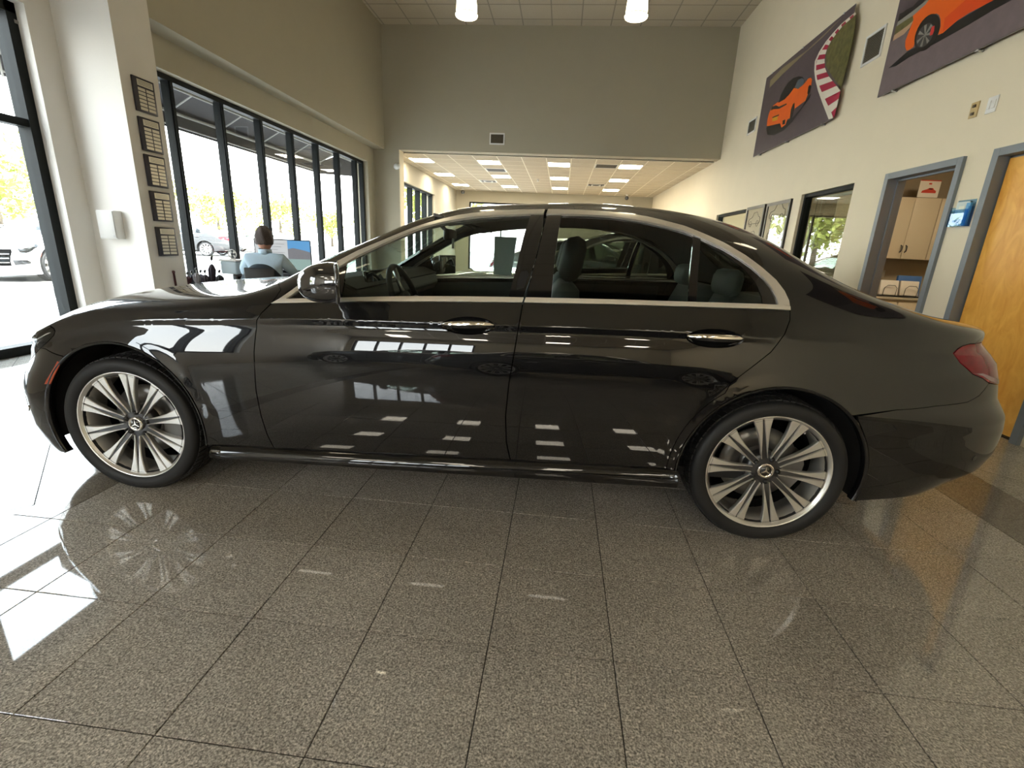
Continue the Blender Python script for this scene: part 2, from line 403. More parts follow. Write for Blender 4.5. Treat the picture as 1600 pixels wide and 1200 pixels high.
for (ci, rj), kd in vents.items():
    x, y = LX0 + (ci + .5) * TX2, LY0 + (rj + .5) * TY2
    lab = {(9, 1): 'dark louvred return grille beside the nearest right ceiling panel', (4, 3): 'dark slotted grille behind the nearest second ceiling panel', (3, 7): 'square stepped air diffuser left of the second panel column', (9, 7): 'square stepped air diffuser left of the rightmost panel column'}[(ci, rj)]
    t = thing('ceiling_vent', lab, 'vent', (x, y, ZL), 0, 'vents in the low ceiling')
    a, b = TX2 / 2 - .012, TY2 / 2 - .012
    if kd == 'grille':
        obj('vent_backing', MB().box(-a, a, -b, b, .012, .02), M_dark, t)
        f = MB()
        for s in (-1, 1): f.box(s * a, s * (a - .03), -b, b, -.005, .015); f.box(-a, a, s * b, s * (b - .03), -.005, .015)
        obj('vent_frame', f, M_white, t)
        sl = MB()
        for q in range(14): yy = -b + .05 + q * (2 * b - .1) / 13; sl.box(-a + .03, a - .03, yy - .006, yy + .006, -.002, .012)
        obj('vent_slats', sl, mat('vent_slat_grey', (.16, .14, .11), .5), t, kind='stuff')
    else:
        for q in range(4):
            r = a - q * .07; f = MB()
            for s in (-1, 1): f.box(s * r, s * (r - .035), -r, r, -.004 - q * .004, .015); f.box(-r, r, s * r, s * (r - .035), -.004 - q * .004, .015)
            obj('diffuser_ring', f, M_white if q % 2 == 0 else mat('vent_slat_grey'), t)
        obj('vent_backing', MB().box(-a, a, -a, a, .015, .02), M_dark, t)
obj('sprinkler', MB().lathe([(0, 0), (.05, 0), (.05, -.01), (.02, -.02), (.015, -.06), (.04, -.065), (.04, -.07), (0, -.072)], 16), M_white, label='small white sprinkler head in the middle of the low ceiling', cat='sprinkler').location = (-.93, 16.5, ZL)

# ------------------------------------------------------------------ windows
def xwindow(name, x, y0, y1, z0, z1, mull, trans=(), fd=.07, fw=.06, glass=M_glass):
    """window frame in the plane x: frame, mullions, panes"""
    f = MB(); f.box(x - fd, x + fd, y0, y0 + fw, z0, z1).box(x - fd, x + fd, y1 - fw, y1, z0, z1).box(x - fd, x + fd, y0, y1, z1 - fw, z1).box(x - fd, x + fd, y0, y1, z0, z0 + fw)
    w = struct(name, f, M_frame)
    ys = [y0] + list(mull) + [y1]
    for m in mull:
        obj('mullion', MB().box(x - fd, x + fd, m - fw / 2, m + fw / 2, z0 + fw, z1 - fw), M_frame, w)
        obj('mullion_cap', MB().box(x + fd, x + fd + .02, m - fw / 2 + .012, m + fw / 2 - .012, z0 + fw, z1 - fw), M_frame, w)
    for t in trans:
        for a, b in zip(ys[:-1], ys[1:]): obj('transom', MB().box(x - fd * .8, x + fd * .8, a + fw / 2, b - fw / 2, t - .035, t + .035), M_frame, w)
    zs = [z0] + list(trans) + [z1]
    for a, b in zip(ys[:-1], ys[1:]):
        for c, d in zip(zs[:-1], zs[1:]): obj('glass_pane', MB().box(x - .004, x + .004, a + .02, b - .02, c + .02, d - .02), glass, w)
    return w
w1 = xwindow('window_1', XL - .17, 2.3, 4.63, 0, 3.17, (3.2,), (2.16,), fw=.09)
w1b = xwindow('window_2', XL - .17, -3.5, -1.4, .6, 3.0, (-2.45,), ())
sp = (11.82 - 5.42 + .02) / 7
w3 = xwindow('window_3', XG - .16, 5.42, 11.82, .12, 3.02, [6.02 + .895 * k for k in range(7)][:7], (), fw=.06, fd=.05)
w4 = xwindow('window_4', -4.66, 13.2, 17.1, .1, 2.83, [13.95, 14.75, 15.55, 16.3], ())
def ywindow(name, y, x0, x1, z0, z1, mull, m=None):
    f = MB(); fw, fd = .06, .05
    f.box(x0, x0 + fw, y - fd, y + fd, z0, z1).box(x1 - fw, x1, y - fd, y + fd, z0, z1).box(x0, x1, y - fd, y + fd, z1 - fw, z1).box(x0, x1, y - fd, y + fd, z0, z0 + fw)
    w = struct(name, f, m or M_frame)
    for q in mull: obj('mullion', MB().box(q - fw / 2, q + fw / 2, y - fd, y + fd, z0 + fw, z1 - fw), m or M_frame, w)
    xs = [x0] + list(mull) + [x1]
    for a, b in zip(xs[:-1], xs[1:]): obj('glass_pane', MB().box(a + .02, b - .02, y - .004, y + .004, z0 + .02, z1 - .02), M_glass, w)
    return w
ywindow('window_5', YE + .1, -3.95, -1.2, .2, 2.93, (-2.6,))

ywindow('window_6', YF - .1, -4.9, -1.6, 1.1, 2.7, (-4.24, -3.58, -2.92, -2.26))
# ------------------------------------------------------------------ right wall: door frames, office window, interior window with blind
def frame_x(y0, y1, z1, w=.05, d=.03):
    mb = MB(); a = XR - d; b = XR + .14 + .02
    for (p, q) in ((y0 - w, y0 + .012), (y1 - .012, y1 + w)): mb.box(a, b, p, q, 0, z1 + w)
    mb.box(a, b, y0 + .012, y1 - .012, z1 - .012, z1 + w)
    # stop strip
    for (p, q) in ((y0 + .012, y0 + .03), (y1 - .03, y1 - .012)): mb.box(XR + .07, XR + .10, p, q, 0, z1)
    mb.box(XR + .07, XR + .10, y0 + .012, y1 - .012, z1 - .03, z1 - .012)
    return mb
d1 = struct('door_1', frame_x(DB[0], DB[1], DB[3]), M_gframe, bevel=.002)
obj('door_leaf', MB().box(XR + .05, XR + .095, DB[0] + .03, DB[1] - .03, .012, DB[3] - .03), M_orange, d1)
obj('threshold', MB().box(XR + .02, XR + .14, DB[0] + .02, DB[1] - .02, -.002, .008), mat('bronze_threshold', (.03, .025, .02), .4, .6), d1)
hd = MB().lathe([(0, 0), (.03, 0), (.03, .008), (.012, .01), (.012, .05), (0, .05)], 20, 'x'); hd.tube([(-.045, 0, 0), (-.05, .03, 0), (-.05, .11, 0)], .009)
o = obj('door_handle', MB().lathe([(0, 0), (-.03, 0), (-.03, -.008), (-.012, -.01), (-.012, -.05), (0, -.05)], 20, 'x').tube([(-.045, 0, 0), (-.05, .03, 0), (-.05, .11, 0)], .009), M_steel, d1); o.location = (XR + .05, DB[0] + .1, 1.0)
d2 = struct('door_2', frame_x(DA[0], DA[1], DA[3]), M_gframe, bevel=.002)
# the leaf of this door stands open into the office, hinged at the near jamb
obj('door_leaf', MB().box(XR + .20, XR + 1.06, DA[0] - .05, DA[0] - .005, .012, 2.08), M_orange, d2)
# window with blind (frame recessed in wall)
def int_window(name, y0, y1, z0, z1):
    mb = MB(); x = XR + .09
    for (a, b, c, d) in ((y0, y0 + .045, z0, z1), (y1 - .045, y1, z0, z1), (y0 + .045, y1 - .045, z1 - .045, z1), (y0 + .045, y1 - .045, z0, z0 + .045)): mb.box(x - .05, x + .05, a, b, c, d)
    w = struct(name, mb, M_frame)
    obj('glass_pane', MB().box(x - .003, x + .003, y0 + .04, y1 - .04, z0 + .04, z1 - .04), glassmat('reflective_window_glass', (.75, .8, .75), 1.9), w)
    return w
w7 = int_window('window_7', 6.52, 7.83, .95, 2.16)
w8 = int_window('window_8', 9.98, 11.8, .95, 2.13)
bl = thing('window_blind', 'half-lowered beige horizontal slat blind behind the office window', 'blind', (XR + .19, 7.175, 0))
obj('headrail', MB().box(-.02, .02, -.60, .60, 2.08, 2.11), M_white, bl)
s_ = MB()
for k in range(46):
    z = 2.07 - k * .0235; s_.add([(-.012, -.59, z - .004), (.012, -.59, z + .004), (.012, .59, z + .004), (-.012, .59, z - .004)], [(0, 1, 2, 3)])
obj('blind_slats', s_, mat('blind_slat_beige', (.62, .55, .42), .5), bl, kind='stuff')
for yy in (-.42, 0, .42): obj('lift_cord', MB().tube([(0, yy, 2.08), (0, yy, .98)], .002, 5), M_white, bl)
obj('tilt_wand', MB().tube([(-.025, .5, 2.08), (-.03, .5, 1.55)], .005, 6), mat('clear_acrylic_dark', (.1, .09, .07), .2), bl)
obj('bottom_rail', MB().box(-.014, .014, -.59, .59, .965, .985), mat('blind_slat_beige'), bl)

# ------------------------------------------------------------------ offices behind the right wall
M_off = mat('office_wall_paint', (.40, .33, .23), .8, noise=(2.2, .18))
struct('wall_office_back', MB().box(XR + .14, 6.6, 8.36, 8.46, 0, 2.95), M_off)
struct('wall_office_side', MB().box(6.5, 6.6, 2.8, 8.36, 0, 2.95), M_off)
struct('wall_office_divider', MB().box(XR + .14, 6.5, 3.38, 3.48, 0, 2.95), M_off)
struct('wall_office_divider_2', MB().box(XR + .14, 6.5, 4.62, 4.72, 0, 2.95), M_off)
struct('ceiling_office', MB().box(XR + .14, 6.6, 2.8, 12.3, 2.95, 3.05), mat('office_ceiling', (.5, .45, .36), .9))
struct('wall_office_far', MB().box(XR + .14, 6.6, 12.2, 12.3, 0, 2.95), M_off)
obj('office_ceiling_light', MB().box(4.3, 5.5, 5.6, 6.2, 2.925, 2.948), mat('office_panel_light', (.9, .9, .9), .5, emit=(1, .86, .62), es=6), label='fluorescent ceiling panel inside the office behind the grey door frame', cat='ceiling light')
obj('office_ceiling_light_far', MB().box(4.3, 5.5, 9.6, 10.2, 2.925, 2.948), mat('office_panel_light'), label='fluorescent ceiling panel inside the far office behind the dark window', cat='ceiling light')
M_cab = mat('cream_laminate', (.70, .59, .42), .4)
M_cabl = mat('cabinet_edge', (.45, .37, .25), .5)
for k in range(3):
    x0 = 4.055 + k * .72
    c = thing('wall_cabinet', ['cream wall cabinet at the left end of the office row, mostly behind the door jamb', 'cream wall cabinet with a pair of curved handles seen through the office door', 'cream wall cabinet right of the one with visible handles'][k], 'cabinet', (x0, 8.0, 1.32), 0, 'cream wall cabinets in the office')
    obj('body', MB().box(0, .716, .02, .358, 0, .88), M_cabl, c)
    for s in (0, 1):
        dr = obj('door', MB().rbox((.18 + s * .358, .008, .44), (.352, .02, .872), .003), M_cab, c)
        hx = .358 + (-.035 if s == 0 else .035)
        obj('handle', MB().tube([(hx, -.002, .10), (hx + .0, -.03, .115), (hx, -.035, .15), (hx, -.03, .185), (hx, -.002, .20)], .008, 8), mat('dark_steel_pull', (.12, .11, .10), .35, .8), dr)
ct = thing('office_counter', 'cream office counter below the wall cabinets', 'counter', (3.7, 7.75, 0))
obj('worktop', MB().rbox((1.4, .28, .745), (2.78, .62, .035), .006), mat('counter_laminate', (.55, .47, .36), .35), ct)
obj('base', MB().box(.05, 2.75, .02, .59, .0, .727), M_cab, ct)
for k in range(4): obj('door', MB().rbox((.39 + k * .68, .01, .38), (.66, .018, .62), .003), M_cab, ct)
def paper_sign(x, label):
    t = thing('poster_sign', label, 'sign', (x, 7.99, 2.202), 0, 'white car sheets standing on the office cabinets')
    obj('sheet', MB().box(-.14, .14, 0, .004, .0, .235), mat('white_paper', (.85, .78, .68), .6), t)
    obj('red_strip', MB().box(-.14, .14, -.002, 0, .222, .235), mat('sign_red', (.65, .06, .03), .5), t)
    c = MB().prism([(-.10, -.002, .06), (-.09, -.002, .09), (-.03, -.002, .11), (.0, -.002, .13), (.05, -.002, .128), (.07, -.002, .105), (.10, -.002, .09), (.098, -.002, .06)], (0, -.001, 0))
    obj('car_print', c, mat('sign_red'), t)
    obj('window_print', MB().prism([(-.015, -.0032, .108), (.005, -.0032, .122), (.04, -.0032, .121), (.05, -.0032, .106)], (0, -.0006, 0)), M_black, t)
    obj('caption_print', MB().box(-.02, .02, -.0028, -.002, .175, .195), mat('sign_red'), t)
paper_sign(5.27, 'white sheet with a red car print, middle one on the office cabinets')
paper_sign(4.78, 'white sheet on the cabinets, partly hidden by the left door jamb')
paper_sign(5.86, 'white sheet on the cabinets, partly hidden by the right door jamb')
# file organiser on the counter
fo = thing('file_organiser', 'white wire file organiser holding papers on the office counter', 'organiser', (4.98, 7.8, .7625))
for k in range(2):
    obj('paper_stack', MB().rbox((k * .3, .05 + k * .02, .13), (.26, .05, .22), .008, rot=Matrix.Rotation(-.18, 3, 'X')), mat('white_paper'), fo)
    wr = MB().tube([(k * .3 - .09, -.0, .0), (k * .3 - .09, -.01, .13), (k * .3 - .05, -.012, .17), (k * .3 + .05, -.012, .17), (k * .3 + .09, -.01, .13), (k * .3 + .09, 0, 0)], .005, 6)
    obj('wire_loop', wr, mat('grey_wire', (.25, .23, .2), .4, .5), fo)
obj('organiser_base', MB().box(-.18, .5, -.02, .14, 0, .012), M_black, fo)
obj('blue_folder', MB().rbox((5.3, 7.93, .93), (.34, .04, .30), .006, rot=Matrix.Rotation(-.1, 3, 'X')), mat('blue_card', (.06, .16, .42), .5), label='blue folder standing behind the papers on the office counter', cat='folder')
obj('outlet_box', MB().rbox((5.05, 8.34, 1.08), (.26, .02, .12), .004), mat('outlet_ivory', (.45, .42, .36), .5), label='pale double wall outlet below the office cabinets', cat='outlet')
# things seen in / through the office window with the blind: another window in the far wall of the office
# ================================================================== things on the walls
def board_pt(px, py, x):      # point on the plane of a board hung on the right wall
    return onpl(px, py, 0, x)
def flat_art(parent, name, pts_px, x, d, m, label=None):
    """flat printed shape on a board: outline measured on the board itself, thickness a fraction of a millimetre"""
    P = [board_pt(a, b, x) for a, b in pts_px]; mb = MB()
    mb.prism([(x - d, p[1], p[2]) for p in P], (.0008, 0, 0)); return obj(name, mb, m, parent)
XP = XR - .055
M_asph = mat('print_asphalt', (.105, .078, .088), .35, noise=(9, .18))
M_asph2 = mat('print_asphalt_light', (.19, .145, .155), .35, noise=(14, .16))
M_pgrass = mat('print_grass', (.13, .12, .04), .4, noise=(16, .9))
M_porg = mat('print_orange', (.95, .14, .01), .35, noise=(5, .15))
M_porgd = mat('print_orange_dark', (.55, .06, .008), .35)
M_pwht = mat('print_white', (.80, .74, .62), .35)
M_pred = mat('print_red', (.42, .02, .06), .35)
M_pblk = mat('print_black', (.012, .011, .012), .35)
M_pglass = mat('print_blue_grey', (.09, .11, .14), .3)
M_ptan = mat('print_tan', (.30, .24, .13), .4)
M_pgrey = mat('print_grey', (.30, .29, .26), .4)
def board(name, y0, y1, z0, z1, label):
    t = thing(name, label, 'poster')
    obj('panel', MB().box(XP, XP + .006, y0, y1, z0, z1), M_asph, t)
    obj('panel_edge', MB().box(XP - .0005, XP + .0065, y0, y0 + .004, z0, z1).box(XP - .0005, XP + .0065, y0, y1, z0, z0 + .004), M_steel, t)
    for yy in (y0 + .25, (y0 + y1) / 2, y1 - .25):
        for zz in (z0 + .0, z1 - .0): obj('standoff', MB().lathe([(0, -.006), (.012, -.006), (.012, .05), (0, .05)], 12, 'x', (XP, yy, zz)), M_steel, t)
    return t
b1 = board('race_poster', 7.30, 9.96, 3.02, 4.31, 'large poster of an orange sports car on a track bend with red and white kerb')
C = lambda L, ox, oy, s: [(ox + a / s, oy + b / s) for a, b in L]
K1 = lambda L: C(L, 1170, 0, 4.8)
# verge at the top left, track edge line
flat_art(b1, 'verge_print', K1([(162, 602), (250, 512), (440, 375), (700, 130), (560, 275), (420, 400), (250, 560), (155, 660)]), XP, .0010, M_ptan)
flat_art(b1, 'grass_print', K1([(808, 105), (700, 200), (630, 290), (590, 370), (578, 430), (580, 500), (640, 590), (690, 660), (700, 640), (745, 460), (790, 250)]), XP, .0010, M_pgrass)
outer = [(800, 95), (700, 180), (640, 250), (590, 310), (540, 390), (508, 460), (505, 530), (512, 590), (535, 660), (570, 740), (610, 820), (638, 885)]
inner = [(806, 105), (705, 195), (650, 262), (610, 320), (580, 385), (568, 450), (572, 510), (595, 565), (640, 620), (690, 680), (668, 770), (645, 870)]
edge = [(798, 92), (696, 178), (630, 250), (580, 310), (528, 390), (496, 460), (492, 530), (500, 600), (520, 680), (552, 770), (600, 895), (634, 885)]
nn = 22
def interp(L, t):
    t = t * (len(L) - 1); i = min(int(t), len(L) - 2); f = t - i
    return (L[i][0] + (L[i + 1][0] - L[i][0]) * f, L[i][1] + (L[i + 1][1] - L[i][1]) * f)
for k in range(nn):
    t0, t1 = (k / nn) ** 1.35, ((k + 1) / nn) ** 1.35
    flat_art(b1, 'kerb_block_print', K1([interp(outer, t0), interp(inner, t0), interp(inner, t1), interp(outer, t1)]), XP, .0018, M_pred if k % 2 else M_pwht)
flat_art(b1, 'edge_line_print', K1(edge + outer[::-1][1:]), XP, .0022, M_pwht)
flat_art(b1, 'car_shadow_print', K1([(130, 960), (165, 930), (300, 900), (330, 880), (430, 770), (450, 720), (470, 700), (455, 740), (400, 800), (330, 910), (260, 980), (190, 1015), (140, 1010)]), XP, .0012, M_pblk)
flat_art(b1, 'car_body_print', K1([(135, 945), (140, 900), (152, 850), (165, 820), (185, 790), (220, 765), (265, 745), (300, 715), (340, 660), (370, 665), (420, 625), (445, 590), (465, 582), (475, 595), (468, 640), (450, 690), (425, 755), (345, 815), (320, 880), (290, 895), (275, 935), (245, 958), (235, 925), (150, 945)]), XP, .0016, M_porg)
flat_art(b1, 'roof_print', K1([(222, 772), (240, 715), (265, 665), (295, 620), (335, 585), (375, 572), (405, 578), (418, 600), (410, 635), (370, 665), (340, 658), (310, 700), (270, 745)]), XP, .0022, M_pblk)
flat_art(b1, 'windscreen_print', K1([(345, 655), (370, 600), (400, 585), (417, 600), (410, 635), (370, 668)]), XP, .0026, M_pglass)
flat_art(b1, 'rear_wheel_print', K1([(308, 890), (318, 820), (332, 780), (345, 770), (343, 815), (330, 870), (318, 895)]), XP, .0028, M_pblk)
flat_art(b1, 'front_wheel_print', K1([(440, 700), (448, 650), (460, 635), (468, 645), (460, 690), (448, 710)]), XP, .0028, M_pblk)
flat_art(b1, 'rear_wing_print', K1([(165, 830), (175, 800), (205, 790), (228, 800), (285, 775), (284, 785), (230, 815), (185, 820)]), XP, .0026, M_pblk)
flat_art(b1, 'number_plate_print', K1([(178, 885), (218, 872), (216, 900), (177, 912)]), XP, .0026, mat('print_yellow', (.80, .42, .02), .4))
flat_art(b1, 'plate_recess_print', K1([(178, 878), (228, 857), (227, 866), (178, 888)]), XP, .0026, M_pblk)
flat_art(b1, 'bumper_print', K1([(135, 965), (148, 950), (235, 930), (243, 958), (210, 990), (150, 1010), (138, 1000)]), XP, .0026, M_pblk)
flat_art(b1, 'exhaust_print', K1([(255, 905), (275, 895), (272, 930), (253, 935)]), XP, .0028, M_pblk)
b2_ = board('race_poster', 3.70, 6.36, 3.02, 4.31, 'large poster of an orange sports car close up, above the wooden door')
K2 = lambda L: C(L, 1370, 0, 6)
def pz(y, z):   # board coordinates
    return (XP, y, z)
def art2(name, yz, d, m): obj(name, MB().prism([(XP - d, a, b) for a, b in yz], (.0008, 0, 0)), m, b2_)
def k2yz(L): return [tuple(board_pt(a, b, XP)[1:]) for a, b in K2(L)]
art2('asphalt_print', [(3.71, 3.03), (6.35, 3.03), (6.35, 3.56), (3.71, 3.56)], .0009, M_asph2)
art2('verge_print', k2yz([(150, 385), (165, 330), (300, 230), (345, 190), (310, 260), (255, 320)]), .0012, mat('print_salmon', (.55, .35, .22), .4))
art2('grass_print', k2yz([(165, 330), (182, 250), (300, 170), (350, 140), (345, 190), (290, 240)]), .0014, M_pgrass)
art2('barrier_print', k2yz([(185, 250), (200, 200), (330, 110), (470, 0), (500, 0), (420, 80), (350, 145), (290, 180)]), .0014, M_pgrey)
art2('trees_print', k2yz([(198, 205), (215, 130), (250, 115), (280, 90), (340, 60), (390, 5), (470, -30), (430, 30), (330, 110)]), .0016, M_pblk)
art2('shadow_print', k2yz([(110, 640), (290, 480), (350, 450), (570, 330), (590, 330), (620, 300), (700, 230), (870, 130), (1100, -5), (1380, -100), (1380, -60), (1100, 90), (850, 240), (600, 380), (450, 460), (300, 540), (180, 620)]), .0014, M_pblk)
body = k2yz([(268, 440), (270, 380), (290, 330), (305, 290), (325, 240), (345, 185), (340, 150), (400, 95), (460, 40), (520, -40), (700, -160), (1380, -420), (1380, -160), (1110, -5), (870, 120), (760, 190), (620, 310), (575, 325), (600, 250), (600, 180), (585, 140), (560, 125), (500, 150), (450, 200), (400, 280), (370, 360), (345, 440), (300, 470), (280, 475)])
art2('car_body_print', [(max(3.71, a), min(4.30, b)) for a, b in body], .0018, M_porg)
art2('sill_print', k2yz([(620, 300), (640, 170), (800, 30), (900, -60), (1110, -5), (870, 120), (760, 190)]), .0022, mat('print_orange_red', (.85, .08, .008), .35))
def ell2(cx, cy_, rx, ry, ang, n=28): return [(cx + rx * math.cos(t) * math.cos(ang) - ry * math.sin(t) * math.sin(ang), cy_ + rx * math.cos(t) * math.sin(ang) + ry * math.sin(t) * math.cos(ang)) for t in np.linspace(0, 2 * PI, n, endpoint=False)]
art2('tyre_print', k2yz(ell2(475, 305, 190, 98, -1.12)), .0024, M_pblk)
art2('rim_print', k2yz(ell2(455, 330, 125, 68, -1.08)), .0028, mat('print_rim', (.06, .055, .055), .3))
for k in range(7):
    a = k * 2 * PI / 7; e = ell2(455, 330, 118, 62, -1.08, 56); p = e[int(k * 8) % 56]
    q = e[(int(k * 8) + 3) % 56]
    art2('spoke_print', k2yz([(452, 326), p, q, (458, 334)]), .0031, M_pgrey)
art2('caliper_print', k2yz([(520, 250), (545, 240), (540, 290), (525, 325), (500, 335), (505, 300)]), .0034, mat('print_caliper', (.75, .05, .04), .4))

for k, yoff in enumerate((-3.62,)):
    c3 = dup(b2_); c3.location = (0, yoff, 0); c3['label'] = 'orange car poster of the same row, farther right behind the viewpoint'
def wall_grille(label, y0, y1, z0, z1, ns):
    t = thing('wall_grille', label, 'vent', group='air grilles on the walls')
    f = MB(); w = .025
    for a, b, c, d in ((y0 - w, y0, z0 - w, z1 + w), (y1, y1 + w, z0 - w, z1 + w), (y0, y1, z1, z1 + w), (y0, y1, z0 - w, z0)): f.box(XR - .014, XR, a, b, c, d)
    obj('grille_frame', f, M_white, t)
    obj('backing', MB().box(XR - .003, XR, y0, y1, z0, z1), mat('grille_backing', (.09, .08, .055), .8), t)
    for k in range(ns):
        z = z0 + (k + .5) * (z1 - z0) / ns
        obj('louvre', MB().add([(XR - .012, y0, z - .004), (XR - .012, y1, z - .004), (XR - .003, y1, z + .006), (XR - .003, y0, z + .006)], [(0, 1, 2, 3)]), mat('louvre_grey', (.30, .27, .20), .5), t)
wall_grille('square air grille on the right wall between the two large posters', 6.61, 6.93, 3.53, 3.80, 14)
wall_grille('small square air grille on the right wall left of the track poster', 10.28, 10.62, 3.55, 3.75, 10)
# grille on header wall
t = thing('wall_grille', 'small dark air grille on the header wall above the rear opening', 'vent', group='air grilles on the walls')
f = MB(); a, b, c, d = -1.86, -1.56, 3.56, 3.75
f.box(a - .03, a, YB - .014, YB, c - .03, d + .03).box(b, b + .03, YB - .014, YB, c - .03, d + .03).box(a, b, YB - .014, YB, d, d + .03).box(a, b, YB - .014, YB, c - .03, c)
obj('grille_frame', f, M_white, t); obj('backing', MB().box(a, b, YB - .003, YB, c, d), mat('grille_backing'), t)
for k in range(12):
    x = a + (k + .5) * (b - a) / 12; obj('louvre', MB().box(x - .005, x + .002, YB - .012, YB - .003, c, d), mat('louvre_brown', (.12, .09, .05), .5), t)
def plate(y, z, label, m, kind):
    t = thing('wall_plate', label, 'wall plate', (XR, y, z), 0, 'plates high on the right wall')
    obj('cover', MB().rbox((-.004, 0, 0), (.008, .10 if kind else .085, .125), .003), m, t)
    if kind == 0:
        for zz in (-.03, .03): obj('jack', MB().rbox((-.012, 0, zz), (.012, .03, .022), .002), mat('brown_jack', (.08, .05, .02), .5), t)
    else:
        for yy in (-.024, .024): obj('rocker', MB().rbox((-.011, yy, 0), (.008, .03, .065), .002), M_white, t)
plate(4.94, 2.545, 'narrow tan wall plate with two dark jacks, left of the white plate', mat('almond_plastic', (.55, .40, .18), .5), 0)
plate(4.76, 2.54, 'white double switch plate high on the right wall above the brochure holder', M_white, 1)
# brochure holder
t = thing('brochure_holder', 'clear blue acrylic brochure holder between the grey door frames', 'holder', (XR, 4.72, 1.58))
M_acr = glassmat('blue_acrylic', (.62, .80, .95), 1.4)
obj('back', MB().box(-.006, -.001, -.095, .095, 0, .22), M_acr, t)
obj('pocket', MB().box(-.05, -.046, -.095, .095, 0, .14).box(-.05, -.001, -.095, -.091, 0, .16).box(-.05, -.001, .091, .095, 0, .16).box(-.05, -.001, -.095, .095, 0, .004), M_acr, t)
obj('leaflet', MB().box(-.018, -.010, -.05, .085, .008, .205), mat('leaflet_paper', (.62, .70, .66), .5), t)
obj('leaflet_band', MB().box(-.020, -.018, -.05, .085, .008, .06), mat('leaflet_blue', (.10, .36, .62), .5), t)
obj('leaflet_panel', MB().box(-.021, -.0185, -.01, .05, .09, .17), mat('leaflet_pale', (.8, .82, .7), .5), t)
obj('leaflet_stack', MB().box(-.040, -.022, -.092, -.05, .008, .19), mat('leaflet_blue'), t)
# framed pictures
def framed(y0, y1, z0, z1, label, cars):
    t = thing('framed_picture', label, 'picture', group='framed car drawings on the right wall'); w = .05; x0, x1 = XR - .035, XR
    f = MB()
    for a, b, c, d in ((y0, y0 + w, z0, z1), (y1 - w, y1, z0, z1), (y0 + w, y1 - w, z1 - w, z1), (y0 + w, y1 - w, z0, z0 + w)): f.box(x0, x1, a, b, c, d)
    obj('picture_frame', f, mat('black_picture_frame', (.02, .018, .015), .35), t)
    obj('print', MB().box(XR - .02, XR - .012, y0 + w, y1 - w, z0 + w, z1 - w), mat('cream_print', (.60, .54, .40), .6), t)
    obj('glazing', MB().box(XR - .026, XR - .023, y0 + w, y1 - w, z0 + w, z1 - w), glassmat('picture_glass', (.97, .97, .96), 1.75), t)
    yc = (y0 + y1) / 2
    for (zc_, s) in cars:
        L = [(-.27, 0), (-.29, .05), (-.25, .10), (-.12, .12), (-.04, .21), (.10, .22), (.20, .13), (.28, .11), (.30, .04), (.27, 0)]
        P = [Vector((XR - .0215, yc - a * s, zc_ + b * s)) for a, b in L]
        obj('car_outline', MB().tube(P + [P[0]], .006, 6), mat('ink_drawing', (.09, .08, .06), .6), t)
        for cy0 in (-.17, .18):
            obj('wheel_drawing', MB().tube([(XR - .0215, yc - cy0 * s + .055 * s * math.cos(q), zc_ + .055 * s * math.sin(q)) for q in np.linspace(0, 2 * PI, 16)], .005, 6), mat('ink_drawing'), t)
framed(9.04, 9.86, 1.02, 2.135, 'narrow black framed car drawing, nearer the dark far window', [(1.83, .9), (1.50, .9), (1.2, .9)])
framed(8.08, 8.95, 1.02, 2.13, 'black framed car drawing with bright reflections, beside the blind window', [(1.88, 1.0), (1.55, .9), (1.2, .9)])

# plaques on the pillar
M_plq = mat('dark_walnut_plaque', (.018, .014, .022), .4)
M_np = mat('brushed_nameplate', (.62, .58, .48), .35, .5)
XPf = -4.45
def make_plaque(z1, h, label):
    t = thing('award_plaque', label, 'plaque', (XPf, 5.135, z1 - h), 0, 'award plaques stacked on the pillar')
    obj('board', MB().rbox((.011, 0, h / 2), (.022, .265, h), .005), M_plq, t)
    obj('header_plate', MB().box(.022, .0245, -.085, .108, h * .76, h * .94), M_np, t)
    for q in range(3): obj('header_line', MB().box(.0245, .0252, -.07, .092, h * (.80 + q * .045), h * (.812 + q * .045)), mat('engraving', (.1, .09, .08), .6), t)
    for c in (0, 1):
        for r in range(6):
            y = -.085 + c * .103; z = h * (.06 + (5 - r) * .112)
            obj('name_plate', MB().box(.022, .0245, y, y + .088, z, z + h * .082), M_np, t)
    return t
zt_ = [2.745, 2.39, 2.05, 1.73, 1.255]
lab = ['topmost dark plaque with rows of small nameplates on the pillar', 'second plaque from the top on the pillar', 'middle plaque of the five on the pillar', 'fourth plaque from the top on the pillar', 'lowest plaque of the five on the pillar, beside the wall box']
px_tops = [(198, 114), (208, 179), (219, 239), (228, 297), (237, 354)]; px_bot = [(212, 172), (220, 234), (229, 290), (236, 345), (242, 400)]
for k in range(5):
    z1 = onpl(*px_tops[k], 0, XPf)[2]; z0 = onpl(*px_bot[k], 0, XPf)[2]
    make_plaque(z1, z1 - z0, lab[k])
t = thing('wall_box', 'white rectangular box with grey side on the pillar face left of the plaques', 'box', (-4.79, 4.88, 1.125))
obj('housing', MB().rbox((0, -.05, .14), (.2, .1, .285), .006), M_white, t)
obj('cover', MB().rbox((0, -.103, .14), (.185, .008, .27), .003), mat('cover_grey', (.45, .43, .40), .4), t)
obj('screw', MB().lathe([(0, 0), (.006, 0), (.006, -.003), (0, -.003)], 10, 'y', (.07, -.107, .03)), M_steel, t)
